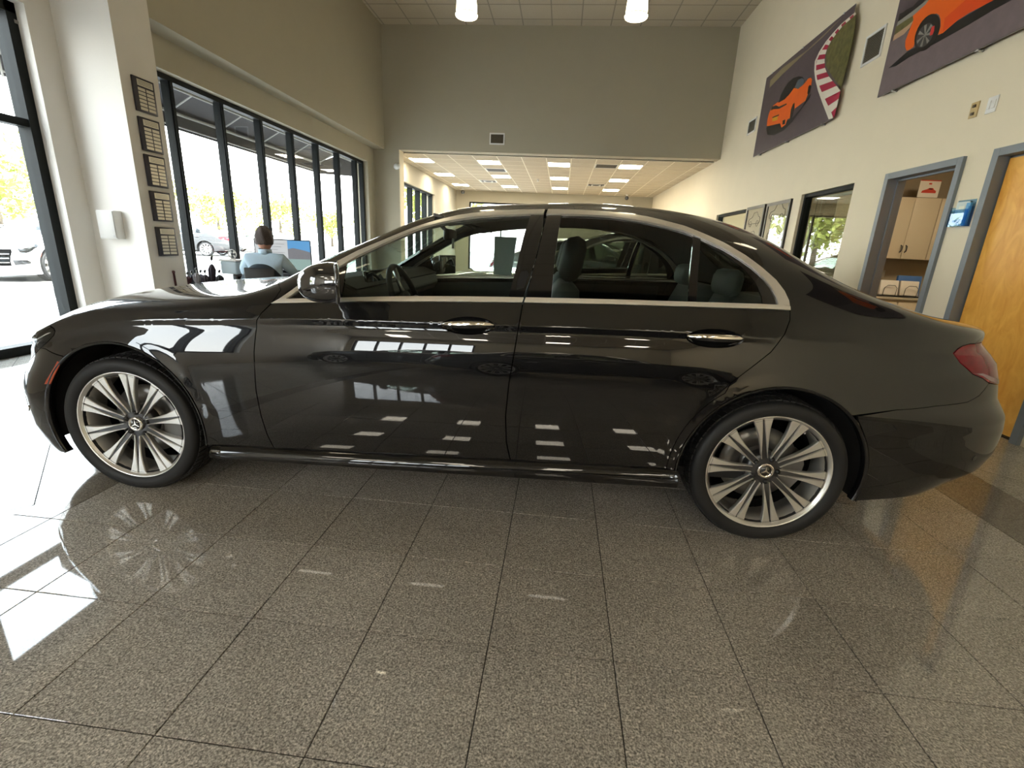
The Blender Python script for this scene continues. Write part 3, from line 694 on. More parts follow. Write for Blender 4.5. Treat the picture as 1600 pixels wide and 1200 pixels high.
# emergency light, cameras
t = thing('emergency_light', 'small round emergency lamp on the jamb of the rear opening', 'lamp', (-4.16, YB - .001, 2.98))
obj('mount', MB().lathe([(0, 0), (.07, 0), (.07, -.03), (0, -.03)], 20, 'y'), M_white, t)
obj('lamp_head', MB().ball((.06, -.09, 0), .06, 14), M_white, t); obj('lamp_lens', MB().lathe([(0, 0), (.04, 0), (.04, -.02), (0, -.02)], 16, 'y', (.07, -.14, 0)), mat('lamp_lens_clear', (.7, .7, .65), .15), t)
def seccam(x, y, label):
    t = thing('security_camera', label, 'camera', (x, y, ZL - .0), 0, 'security cameras in the rear area')
    obj('bracket', MB().lathe([(0, 0), (.06, 0), (.06, -.03), (.02, -.04), (.02, -.08), (0, -.08)], 16), M_white, t)
    obj('dome', MB().ball((0, 0, -.13), .075, 14), mat('camera_dome', (.08, .08, .08), .2), t)
seccam(-4.1, 19.9, 'dome camera at the left end of the rear ceiling'); seccam(2.35, 19.9, 'dome camera at the right end of the rear ceiling')

# pendants
M_pg = mat('ribbed_glass_glow', (.9, .85, .7), .15, emit=(1, .86, .58), es=2.6)
M_bulb = mat('pendant_bulb', (1, 1, 1), .5, emit=(1, .88, .62), es=230)
def pendant(x, y, z, label, group):
    t = thing('pendant_lamp', label, 'lamp', (x, y, z), 0, group)
    q_ = .74
    prof = [(.165, .015), (.175, .0), (.170, -.012), (.16, -.01), (.158, .02), (.15, .10), (.135, .22), (.11, .31), (.08, .335), (.08, .345), (.118, .318), (.142, .225), (.16, .10)]
    obj('shade', MB().lathe([(r * q_, h) for r, h in prof], 48, closed=True), M_pg, t)
    obj('lens', MB().lathe([(0, .012), (.05 * q_, .0), (.1 * q_, .002), (.155 * q_, .014), (.155 * q_, .018), (0, .018)], 40), mat('pendant_lens', (.9, .9, .85), .2, emit=(1, .9, .66), es=3), t)
    obj('rib_ring', MB().lathe([(.176 * q_, 0), (.182 * q_, .006), (.176 * q_, .012)], 40, closed=True), M_chrome, t)
    obj('bulb', MB().ball((0, 0, .13), .045, 12, (1, 1, 1.5)), M_bulb, t)
    obj('canister', MB().lathe([(0, .34), (.063, .34), (.063, .62), (.045, .66), (0, .66)], 28), M_steel, t)
    obj('stem', MB().tube([(0, 0, .65), (0, 0, ZU - z)], .01, 8), M_steel, t)
    obj('canopy', MB().lathe([(0, ZU - z - .03), (.06, ZU - z - .03), (.065, ZU - z), (0, ZU - z)], 20), M_steel, t)
PY_ = 6.4
pa = onpl(729, 24, 1, PY_); pb = onpl(994, 26, 1, PY_)
pendant(pa[0], PY_, pa[2], 'glowing conical glass pendant, left one at the top of the view', 'conical glass pendants')
pendant(pb[0], PY_, pb[2], 'glowing conical glass pendant, right one at the top of the view', 'conical glass pendants')
for x, y in ((-1.93, 4.7), (.78, 4.7), (-2.6, 1.6), (2.2, 3.0)):  # first two follow floor reflections, last two are unseen extras added for light
    pendant(x, y, pa[2], 'unseen conical glass pendant above the view, giving room light', 'conical glass pendants above the view')

# ================================================================== sales desk, person, chair
M_desk = mat('dark_desk_laminate', (.035, .028, .028), .3)
dk = thing('sales_desk', 'dark sales desk at the window wall behind the car bonnet', 'desk', (-3.36, 5.98, 0))
obj('desktop', MB().rbox((0, 0, .745), (1.34, .72, .035), .006), M_desk, dk)
for s in (-1, 1): obj('side_panel', MB().box(s * .655 - .012, s * .655 + .012, -.33, .33, 0, .727), M_desk, dk)
obj('modesty_panel', MB().box(-.64, .64, .28, .30, .12, .727), M_desk, dk)
dr = obj('drawer_unit', MB().box(.34, .63, -.30, .26, .1, .70), M_desk, dk)
obj('drawer_handle', MB().tube([(.42, -.30, .58), (.42, -.33, .58), (.56, -.33, .58), (.56, -.30, .58)], .006, 8), M_steel, dr)
# monitor
m_c = (np.array(atd(425, 375, 6.0)) + np.array(atd(474, 376, 6.0)) + np.array(atd(475, 425, 6.0)) + np.array(atd(427, 423, 6.0))) / 4
mo = thing('computer_monitor', 'wide computer monitor showing a document and a blue mountain picture', 'monitor', (m_c[0] - .06, m_c[1], .7625), math.atan2(-m_c[0] * 1.0, m_c[1]) * .72)
mw_, mh = .66, .40; mz = m_c[2] - .7625
obj('housing', MB().rbox((0, .012, mz), (mw_, .03, mh), .008), M_black, mo)
M_scr = mat('screen_document', (.02, .02, .02), .3, emit=(.80, .83, .84), es=.24)
scr = obj('screen', MB().box(-mw_ / 2 + .012, mw_ / 2 - .012, -.0055, -.003, mz - mh / 2 + .022, mz + mh / 2 - .012), M_scr, mo)
xa, xb, za, zb_ = .055, mw_ / 2 - .012, mz - mh / 2 + .022, mz + mh / 2 - .012
obj('sky_picture', MB().box(xa, xb, -.0075, -.0055, za + .22, zb_), mat('screen_sky', (.02, .02, .02), .3, emit=(.12, .38, .72), es=.30), mo)
obj('mountain_picture', MB().prism([(xa, -.009, za + .14), (xa, -.009, za + .26), (xa + .06, -.009, za + .275), (xa + .12, -.009, za + .265), (xa + .19, -.009, za + .25), (xb, -.009, za + .23), (xb, -.009, za + .14)], (0, .001, 0)), mat('screen_rock', (.02, .02, .02), .4, emit=(.22, .22, .24), es=.30, noise=(60, .4)), mo)
obj('lake_picture', MB().box(xa, xb, -.0085, -.006, za, za + .14), mat('screen_lake', (.02, .02, .02), .3, emit=(.32, .46, .42), es=.30), mo)
for k in range(7): obj('text_line', MB().box(-.28, .02 - (k % 3) * .04, -.007, -.0055, zb_ - .05 - k * .035, zb_ - .044 - k * .035), mat('screen_ink', (.1, .1, .1), .5, emit=(.3, .32, .34), es=.2), mo)
st = MB().box(-.03, .03, .02, .05, .01, mz); st.rbox((0, .04, .006), (.24, .17, .012), .004); obj('stand', st, M_black, mo)
obj('keyboard', MB().rbox((-3.40, 5.74, .774), (.44, .14, .02), .004), M_black, label='black keyboard on the dark desk in front of the seated man', cat='keyboard')
# person
PXc = np.array(atd(410, 374, 5.25)); print('person', PXc)
def skin_mesh(name, verts, edges, m, root=0, sub=2, smooth=True, parent=None):
    me = bpy.data.meshes.new(name); me.from_pydata([v[:3] for v in verts], edges, []); me.materials.append(m)
    o = bpy.data.objects.new(name, me); COL.objects.link(o)
    o.modifiers.new('skin', 'SKIN'); o.modifiers['skin'].use_smooth_shade = True
    sv = me.skin_vertices[0].data
    for i, v in enumerate(verts): sv[i].radius = (v[3], v[4] if len(v) > 4 else v[3]); sv[i].use_root = (i == root)
    s = o.modifiers.new('sub', 'SUBSURF'); s.levels = sub; s.render_levels = sub
    if parent: o.parent = parent
    return o
M_skin = mat('skin', (.52, .26, .17), .55, noise=(30, .08))
M_hair = mat('brown_grey_hair', (.07, .052, .046), .7, bump=(140, .9), noise=(120, .35))
M_shirt = mat('pale_blue_shirt', (.42, .54, .64), .75, bump=(22, .5), noise=(9, .06))
M_trs = mat('navy_trousers', (.02, .024, .04), .8)
M_cfab = mat('dark_teal_chair_fabric', (.022, .034, .045), .8, noise=(60, .15))
per = thing('person', 'man in a pale blue shirt seated at the desk, seen from behind', 'person', (PXc[0], PXc[1], 0), .35)
hz = PXc[2]         # head centre
# body: pelvis, spine, shoulders, arms forward to the desk, thighs and shins
V = [(0, 0, .50, .15, .13), (0, .02, .66, .165, .12), (0, .045, .82, .19, .12), (0, .06, .95, .17, .11), (0, .06, 1.03, .075, .07), (0, .075, 1.09, .055, .058),
     (-.17, .05, .985, .075), (-.245, .12, .86, .058), (-.25, .24, .79, .045), (-.16, .40, .80, .034), (-.13, .47, .795, .026),
     (.17, .05, .985, .075), (.26, .10, .86, .058), (.30, .20, .79, .045), (.27, .36, .80, .034), (.25, .44, .795, .026),
     (-.10, .12, .50, .10), (-.12, .46, .52, .075), (-.12, .50, .12, .05), (-.12, .62, .05, .04),
     (.10, .12, .50, .10), (.13, .46, .52, .075), (.13, .50, .12, .05), (.13, .62, .05, .04)]
Eg = [(0, 1), (1, 2), (2, 3), (3, 4), (4, 5), (3, 6), (6, 7), (7, 8), (8, 9), (9, 10), (3, 11), (11, 12), (12, 13), (13, 14), (14, 15), (0, 16), (16, 17), (17, 18), (18, 19), (0, 20), (20, 21), (21, 22), (22, 23)]
dz = hz - 1.20
V = [(v[0], v[1], v[2] + (dz if v[2] > .6 else 0), *v[3:]) for v in V]
bdy = skin_mesh('body', V, Eg, M_shirt, parent=per)
bdy.data.materials.append(M_skin)
# head: shaped lathe with face on the far (+y) side
def head_mesh():
    mb = MB(); n = 22; prof = []
    N = 16; vs = []; fs = []
    for i in range(N + 1):
        t = i / N * PI; z = -math.cos(t) * .118; r = math.sin(t)
        for k in range(n):
            a = 2 * PI * k / n; x = math.cos(a) * r * .078; y = math.sin(a) * r * (.098)
            if z < -.02: y += .018 * (-z - .02) / .1 * (1 if math.sin(a) > 0 else .6); x *= 1 - .25 * (-z - .02) / .1
            if math.sin(a) > .96 and -.045 < z < .0: y += .018
            vs.append((x, y, z))
    for i in range(N):
        for k in range(n):
            a = i * n + k; b = i * n + (k + 1) % n; fs.append((a, b, b + n, a + n))
    return mb.add(vs, fs, True)
hd_ = obj('head', head_mesh(), M_skin, per); hd_.location = (0, .085, hz); hd_.scale = (1.13, 1.13, 1.13)
for s in (-1, 1):
    obj('ear', MB().ball((s * .079, .085, hz - .012), .03, 10, (.35, .7, 1.1)), M_skin, per)
    obj('eye', MB().ball((s * .03, .172, hz + .004), .012, 8), M_white, hd_).location = (0, -.085, -hz)
obj('mouth', MB().rbox((0, .10, -.062), (.045, .012, .01), .004), mat('lips', (.4, .12, .1), .5), hd_)
def hair_mesh():
    mb = MB(); vs = []; fs = []; n = 30; N = 14
    for i in range(N + 1):
        t = PI - i / N * PI * .86
        for k in range(n):
            a = 2 * PI * k / n; r = math.sin(t); z = -math.cos(t) * .127
            face = max(0, math.sin(a))
            if face > .3 and z < .045 + 0 * face: z = .045 + (z - .045) * .05
            if z < -.048: z = -.048 + (z + .048) * .15
            jit = 1 + .035 * math.sin(7 * a + 3 * t) + random.uniform(-.02, .02)
            vs.append((math.cos(a) * r * .086 * jit, math.sin(a) * r * .106 * jit - .004, z * jit + .002))
    for i in range(N):
        for k in range(n):
            a = i * n + k; b = i * n + (k + 1) % n; fs.append((b, a, a + n, b + n))
    return mb.add(vs, fs, True)
o = obj('hair', hair_mesh(), M_hair, hd_)
obj('collar', MB().lathe([(.062, -.01), (.072, 0), (.070, .045), (.064, .05), (.060, .03)], 26, closed=True), M_shirt, per).location = (0, .066, hz - .155)
def hand(side, base):
    bx, by, bz = base
    Vh = [(bx, by, bz, .026, .018), (bx, by + .05, bz, .036, .014), (bx, by + .085, bz, .036, .012)]; Eh = [(0, 1), (1, 2)]
    for q in range(4):
        x = bx + (q - 1.5) * .019; L = (.062, .072, .068, .052)[q]; n0 = len(Vh)
        Vh += [(x, by + .09, bz, .0085), (x, by + .09 + L * .5, bz + .004, .008), (x, by + .09 + L * .95, bz - .014, .007)]; Eh += [(2, n0), (n0, n0 + 1), (n0 + 1, n0 + 2)]
    n0 = len(Vh); Vh += [(bx - side * .034, by + .04, bz - .004, .011), (bx - side * .052, by + .075, bz - .008, .009)]; Eh += [(1, n0), (n0, n0 + 1)]
    return skin_mesh('hand', Vh, Eh, M_skin, sub=1, parent=per)
hand(-1, (-.13, .47, .797 + dz)); hand(1, (.25, .44, .797 + dz))
# trousers over the legs (slightly larger than the limbs)
Vt = [(0, .0, .505, .162, .138), (-.10, .12, .50, .108), (-.12, .46, .52, .084), (-.12, .50, .14, .06), (.10, .12, .50, .108), (.13, .46, .52, .084), (.13, .50, .14, .06)]
skin_mesh('trousers', Vt, [(0, 1), (1, 2), (2, 3), (0, 4), (4, 5), (5, 6)], M_trs, parent=per)
for s in (-.12, .13): obj('shoe', MB().rbox((s, .60, .045), (.09, .27, .09), .035), M_black, per)
# chair
ch = thing('office_chair', 'dark teal office chair with rounded back, man seated in it', 'chair', (PXc[0], PXc[1], 0), .35)
def chair_back():
    mb = MB(); n = 20; N = 12; vs = []; fs = []
    for side in (0, 1):
        for i in range(N + 1):
            z = i / N
            for k in range(n + 1):
                u = k / n * 2 - 1
                wdt = .225 * (1 - .30 * max(0, z - .55) ** 2 / .2 * 1.0 ) * (.86 + .14 * min(1, z * 3))
                top = .50 + .50 * (1 - (abs(u)) ** 3.2 * .30)
                zz = .50 + (z * .43) * (1 - .20 * abs(u) ** 2.6 * z)
                y = -.22 + .06 * u * u + (.035 if side == 0 else 0) * (1 - .6 * max(abs(u), z if z > .9 else 0)) - .03 * math.sin(z * PI)
                vs.append((u * wdt, y, zz))
    W = n + 1; S_ = (N + 1) * W
    for i in range(N):
        for k in range(n):
            a = i * W + k; fs.append((a, a + W, a + W + 1, a + 1)); b = S_ + a; fs.append((b, b + 1, b + W + 1, b + W))
    for k in range(n): a = N * W + k; fs.append((a, S_ + a, S_ + a + 1, a + 1)); fs.append((k, k + 1, S_ + k + 1, S_ + k))
    for i in range(N): a = i * W; fs.append((a, S_ + a, S_ + a + W, a + W)); b = a + n; fs.append((b, b + W, S_ + b + W, S_ + b))
    return mb.add(vs, fs, True)
obj('backrest', chair_back(), M_cfab, ch)
obj('backrest_shell', MB().rbox((0, -.27, .72), (.30, .02, .34), .01), M_black, ch)
obj('seat', MB().rbox((0, .04, .41), (.52, .50, .09), .04), M_cfab, ch)
obj('back_bar', MB().tube([(0, -.02, .36), (0, -.26, .36), (0, -.29, .45), (0, -.275, .75)], .02, 8), M_black, ch)
obj('gas_column', MB().tube([(0, 0, .08), (0, 0, .37)], .028, 12), M_steel, ch)
for k in range(5):
    a = k * 2 * PI / 5; e = (math.cos(a) * .3, math.sin(a) * .3)
    lg = obj('leg', MB().tube([(0, 0, .10), (e[0], e[1], .07)], .022, 8, radii=[.03, .018]), M_black, ch)
    obj('castor', MB().lathe([(0, -.02), (.028, -.02), (.028, .02), (0, .02)], 14, 'y', (e[0], e[1], .028)), M_black, lg)
for s in (-1, 1): obj('armrest', MB().tube([(s * .27, -.05, .40), (s * .31, -.05, .50), (s * .31, -.03, .62), (s * .31, .12, .635)], .018, 8), M_black, ch)
# desk things: fan, tissue box, telephone, umbrellas in a stand, cane
fp = atd(363, 397, 5.72)
t = thing('desk_fan', 'small white desk fan with round head on a pale cabinet by the window', 'fan', (fp[0], fp[1], 1.0 - .0))
t.location.z = fp[2] - .06
obj('ring', MB().lathe([(.050, -.01), (.056, 0), (.050, .01)], 26, 'y', (0, 0, .06), closed=True), M_white, t)
obj('hub', MB().ball((0, 0, .06), .014, 10), M_black, t)
for k in range(4):
    a = k * PI / 2 + .4; obj('blade', MB().add([(0, 0, .06), (.045 * math.cos(a), .006, .06 + .045 * math.sin(a)), (.045 * math.cos(a + .7), -.006, .06 + .045 * math.sin(a + .7))], [(0, 1, 2)]), M_white, t)
bh = fp[2] - .06
obj('stem', MB().tube([(0, 0, 0), (0, 0, .01)], .03, 14), M_white, t)
t = thing('storage_box', 'pale blue-grey lidded bin under the desk fan', 'bin', (fp[0], fp[1], .7625))
obj('body', MB().rbox((0, 0, (bh - .7625) / 2 - .01), (.20, .20, bh - .7625 - .02), .015), mat('pale_blue_plastic', (.42, .50, .54), .4), t)
obj('lid', MB().rbox((0, 0, bh - .7625 - .011), (.22, .22, .02), .006), M_white, t)
wt = thing('side_table', 'low dark window table holding the folded umbrellas', 'table', (-4.39, 5.92, 0))
obj('tabletop', MB().rbox((0, 0, .56), (.60, .62, .03), .006), M_desk, wt)
for a in (-.26, .26):
    for b in (-.27, .27): obj('leg', MB().box(a - .02, a + .02, b - .02, b + .02, 0, .545), M_desk, wt)
cols = [(.05, .012, .015), (.02, .02, .03), (.30, .28, .30), (.12, .11, .16), (.03, .02, .03), (.04, .03, .04), (.22, .2, .22), (.02, .02, .025)]
labs = ['folded dark red umbrella, leftmost of the bundle', 'folded black umbrella beside the dark red one', 'folded light grey umbrella in the bundle', 'folded checked grey umbrella at the front of the bundle', 'tall black umbrella with its handle sticking up highest', 'folded brown umbrella behind the tall one', 'folded striped grey umbrella right of the tall one', 'rightmost folded black umbrella of the bundle']
pxs = [(287, 427), (294, 425), (301, 420), (308, 424), (322, 402), (316, 424), (331, 428), (338, 424)]
for k in range(8):
    p = atd(*pxs[k], 5.86 + .07 * ((k * 3) % 5) + .03 * (k > 4)); t = thing('umbrella', labs[k], 'umbrella', (p[0], p[1] + .05, .578), 0, 'folded umbrellas at the window')
    hgt = p[2] - .578; lean = (.10 if k == 4 else random.uniform(-.05, .05))
    ax_ = Vector((lean, .0, 1)).normalized()
    hh = hgt * .75
    fold = MB(); n = 16; vs = []; fs = []
    for i, (zf, rf) in enumerate([(0, .006), (.08, .016), (.4, .030), (.75, .034), (.95, .018), (1.0, .010)]):
        for q in range(n):
            a = q * 2 * PI / n; r = rf * (1 + .35 * (q % 2)); vs.append(tuple(Vector((r * math.cos(a), r * math.sin(a), 0)) + Vector((lean * zf * hh, 0, zf * hh))))
    for i in range(5):
        for q in range(n): a = i * n + q; b = i * n + (q + 1) % n; fs.append((a, b, b + n, a + n))
    obj('canopy', MB().add(vs, fs, False), mat(f'umbrella_cloth_{k}', cols[k], .8, noise=(90, .5)), t)
    obj('shaft', MB().tube([(lean * hh, 0, hh), (lean * hgt * .93, 0, hgt * .93)], .005, 6), M_steel, t)
    obj('handle', MB().tube([(lean * hgt * .9, 0, hgt * .9), (lean * hgt * 1.0, 0, hgt), (lean * hgt + .012, 0, hgt + .012)], .013, 8), M_black, t)
p = atd(271, 425, 5.45)
t = thing('walking_cane', 'thin dark red cane leaning upright beside the pillar', 'cane', (p[0], p[1], 0))
obj('shaft', MB().tube([(.03, 0, .0), (0, 0, p[2])], .012, 8), mat('dark_red_wood', (.07, .015, .015), .4), t)
obj('knob', MB().ball((0, 0, p[2]), .018, 10), mat('dark_red_wood'), t)

# ================================================================== outside
struct('ground_outside', MB().box(-60, XL - .3, -30, 80, -.25, -.02), mat('asphalt_outside', (.30, .29, .28), .9, noise=(3, .1)))
struct('ground_behind', MB().box(XL - .3, 30, YE + .2, 70, -.25, -.02), mat('asphalt_outside'))
struct('kerb_outside', MB().box(-9.3, -9.0, -30, 70, -.02, .13), mat('concrete_kerb', (.5, .48, .45), .9))
struct('walkway_outside', MB().box(-9.0, XL - .3, -30, 60, -.02, .0), mat('concrete_walk', (.46, .44, .42), .9, noise=(5, .08)))
aw = thing('awning', 'dark fabric awning on white tubes above the windows outside', 'awning', (0, 0, 0))
M_aw = mat('charcoal_awning_cloth', (.055, .052, .058), .9); M_awt = mat('white_awning_tube', (.34, .33, .31), .6)
ax0, ax1 = -5.15, -6.15
obj('canopy', MB().add([(ax0, 4.6, 3.55), (ax0, 12.6, 3.55), (ax1, 12.2, 3.02), (ax1, 4.6, 3.02)], [(0, 1, 2, 3)]), M_aw, aw)
obj('valance', MB().add([(ax1, 4.6, 3.02), (ax1, 12.2, 3.02), (ax1 - .01, 12.2, 2.76), (ax1 - .01, 4.6, 2.76)], [(0, 1, 2, 3)]), M_aw, aw)
obj('valance_end', MB().add([(ax0, 12.6, 3.5), (ax1, 12.2, 3.02), (ax1, 12.2, 2.76), (ax0, 12.6, 2.76)], [(0, 1, 2, 3)]), M_aw, aw)
obj('front_bar', MB().tube([(ax1 + .04, 4.6, 2.98), (ax1 + .04, 12.2, 2.98)], .025, 8), M_awt, aw); obj('front_bar', MB().tube([(ax1 + .03, 4.6, 2.80), (ax1 + .03, 12.2, 2.80)], .012, 8), M_awt, aw)
obj('wall_bar', MB().tube([(ax0 - .02, 4.6, 3.02), (ax0 - .02, 12.2, 3.02)], .02, 8), M_awt, aw)
for k in range(7):
    y = 5.2 + k * 1.15; rf = obj('rafter', MB().tube([(ax0, y, 3.50), (ax1 + .04, y, 2.98)], .012, 8), M_awt, aw); obj('hanger', MB().tube([(ax1 + .04, y, 2.98), (ax1 + .04, y, 2.74)], .010, 8), M_awt, rf)
def leaf_crown(name, c, rx, rz, n, m, parent, size=.22):
    vs = []; fs = []; rnd = random.Random(int(c[0] * 31 + c[1] * 7))
    cl = [(rnd.gauss(0, .45), rnd.gauss(0, .45), rnd.gauss(0, .4), rnd.uniform(.3, .6)) for _ in range(16)]
    for _ in range(n):
        a = rnd.choice(cl); d = Vector((rnd.gauss(0, 1), rnd.gauss(0, 1), rnd.gauss(0, 1))).normalized() * a[3] * rnd.uniform(.6, 1)
        p = Vector((c[0] + (a[0] + d.x) * rx, c[1] + (a[1] + d.y) * rx, c[2] + (a[2] + d.z) * rz))
        u = Vector((rnd.gauss(0, 1), rnd.gauss(0, 1), rnd.gauss(0, 1))).normalized(); v = u.cross(Vector((rnd.gauss(0, 1), rnd.gauss(0, 1), rnd.gauss(0, 1)))).normalized()
        s = size * rnd.uniform(.6, 1.3); k = len(vs)
        vs += [tuple(p - u * s), tuple(p + v * s * .5), tuple(p + u * s), tuple(p - v * s * .5)]; fs.append((k, k + 1, k + 2, k + 3))
    return obj(name, MB().add(vs, fs), m, parent)
M_leaf = mat('leaves_yellow_green', (.30, .34, .07), .7, noise=(1.2, .35)); M_bark = mat('bark', (.10, .08, .06), .9)
tl = ['tree beyond the parking lot, left of the plaque pillar', 'tree seen through the first far window pane', 'tree behind the white cars in the second pane', 'tree behind the seated man', 'tree right of the monitor', 'tree in the last window pane', 'large tree behind the building, seen in the picture glass', 'tree at the far left of the lot', 'tree outside behind the viewpoint', 'second tree outside behind the viewpoint', 'large tree behind the building, seen in the blind window glass']
for k, (x, y, h) in enumerate([(-37, 20, 6.2), (-38, 30, 6.5), (-38, 40, 6.6), (-37, 50, 6.2), (-36, 60, 6.2), (-34, 70, 6.2), (-8, 31, 7.5), (-37, 10, 6), (-26, -6, 6.0), (-25, -17, 7), (.5, 33, 7.5)]):
    t = thing('tree', tl[k], 'tree', (0, 0, 0), 0, 'trees beyond the parking lot')
    obj('trunk', MB().tube([(x, y, -.05), (x + .1, y, h * .35), (x, y + .1, h * .6)], .15, 8, radii=[.2, .14, .08]), M_bark, t)
    leaf_crown('crown', (x, y, h * .58), 3.0, h * .42, 2600 if y > 25 and x > -10 else 1500, M_leaf, t)
hg = thing('hedge', 'low green hedge along the far edge of the parking lot', 'hedge')
for k in range(7): leaf_crown('hedge_section', (-31, 12 + k * 6, .5), 1.3, .45, 900, M_leaf, hg, .14)
obj('hedge_core', MB().rbox((-31, 30, .35), (.7, 42, .8), .2), mat('hedge_core_green', (.05, .07, .015), .9), hg)
# ================================================================== car body surface (car frame: x rearwards from the front axle, y outwards, z up)
def nspl(xs,ys):
    xs=np.array(xs,float);ys=np.array(ys,float);n=len(xs);h=np.diff(xs)
    A=np.zeros((n,n));b=np.zeros(n);A[0,0]=A[-1,-1]=1
    for i in range(1,n-1):
        A[i,i-1]=h[i-1];A[i,i]=2*(h[i-1]+h[i]);A[i,i+1]=h[i]
        b[i]=3*((ys[i+1]-ys[i])/h[i]-(ys[i]-ys[i-1])/h[i-1])
    c=np.linalg.solve(A,b)
    def f(x):
        x=np.clip(np.asarray(x,float),xs[0],xs[-1]);i=np.clip(np.searchsorted(xs,x,side='right')-1,0,n-2)
        t=x-xs[i];bb=(ys[i+1]-ys[i])/h[i]-h[i]*(2*c[i]+c[i+1])/3;d=(c[i+1]-c[i])/(3*h[i])
        return ys[i]+bb*t+c[i]*t*t+d*t**3
    return f
def lin(xs,ys): return lambda x: np.interp(x,xs,ys)
XF,XRR=-.1,3.2
TL=1.1;TR=1.2
LF=lin([0.0, 0.15, 0.2, 0.29, 0.36, 0.44, 0.49, 0.54, 0.61, 0.69, 0.76, 0.9, 1.3],[0.4047, 0.4747, 0.5336, 0.6063, 0.6188, 0.626, 0.6143, 0.5963, 0.5521, 0.5311, 0.5794, 0.5294, 0.4794])
NF=4.2
LR=lin([0.0, 0.24, 0.33, 0.38, 0.46, 0.56, 0.62, 0.7, 0.78, 0.85, 0.93, 1.0, 1.5],[0.5346, 0.5846, 0.7528, 0.8614, 0.9076, 0.9125, 0.8947, 0.8363, 0.8185, 0.7954, 0.7082, 0.7457, 0.6557])
NR=3.6
zb=nspl([-.9,-.5,-.38,.0,.4,1.,2.5,2.9,3.3,3.45,3.8,4.1],[.16,.16,.165,.24,.285,.29,.325,.29,.235,.25,.28,.30])
zB=nspl([-0.8, -0.55, -0.35, -0.1, 0.2, 0.5, 0.79, 1.05, 1.84, 2.6, 2.9, 3.2, 3.5, 3.7, 3.85, 4.1],[0.666, 0.721, 0.7998, 0.8655, 0.893, 0.93, 0.962, 0.985, 1.02, 1.038, 1.042, 1.025, 0.9832, 0.961, 0.9497, 0.9271])
zc=nspl([-.8,-.4,-.1,.1,.4,.7,1.26,1.8,2.2,2.8,3.2,3.6,4.1],[.60,.73,.815,.848,.868,.888,.911,.923,.932,.931,.918,.90,.88])
zt=nspl([-0.85, -0.7, -0.5, -0.3, -0.1, 0.2, 0.42, 0.56, 0.8, 1.0, 1.25, 1.5, 1.8, 2.1, 2.4, 2.7, 2.95, 3.2, 3.4, 3.6, 3.75, 3.9, 4.1],[0.706, 0.776, 0.846, 0.9118, 0.951, 0.973, 0.972, 0.974, 1.1433, 1.2388, 1.3603, 1.4297, 1.4563, 1.4711, 1.4618, 1.4219, 1.3189, 1.1219, 1.0582, 1.0222, 1.0013, 0.9729, 0.9693])
PW=nspl([-.1,.0,.4,1.,2.,2.7,3.,3.2],[.914,.916,.921,.926,.926,.924,.918,.912])
# tilt(deg) integral below/above crease
_a=np.linspace(-.75,.3,1051)
def tilt(a):  # piecewise body-side tilt, crease at 0
    return np.interp(a,[-.75,-.60,-.5,-.3,-.2,-.13,-.09,-.055,-.040,-.030,-.024,-.005,-.0015,.0015,.012,.03,.06,.2,.3],[-12,-7,-2.5,1.5,3.8,7.5,11,14.5,14,9,2,2,8,24,23,20,21,23,24])
_w=np.concatenate([[0],np.cumsum(np.tan(np.radians((tilt(_a)[1:]+tilt(_a)[:-1])/2))*np.diff(_a))]);_w-=np.interp(-.33,_a,_w)
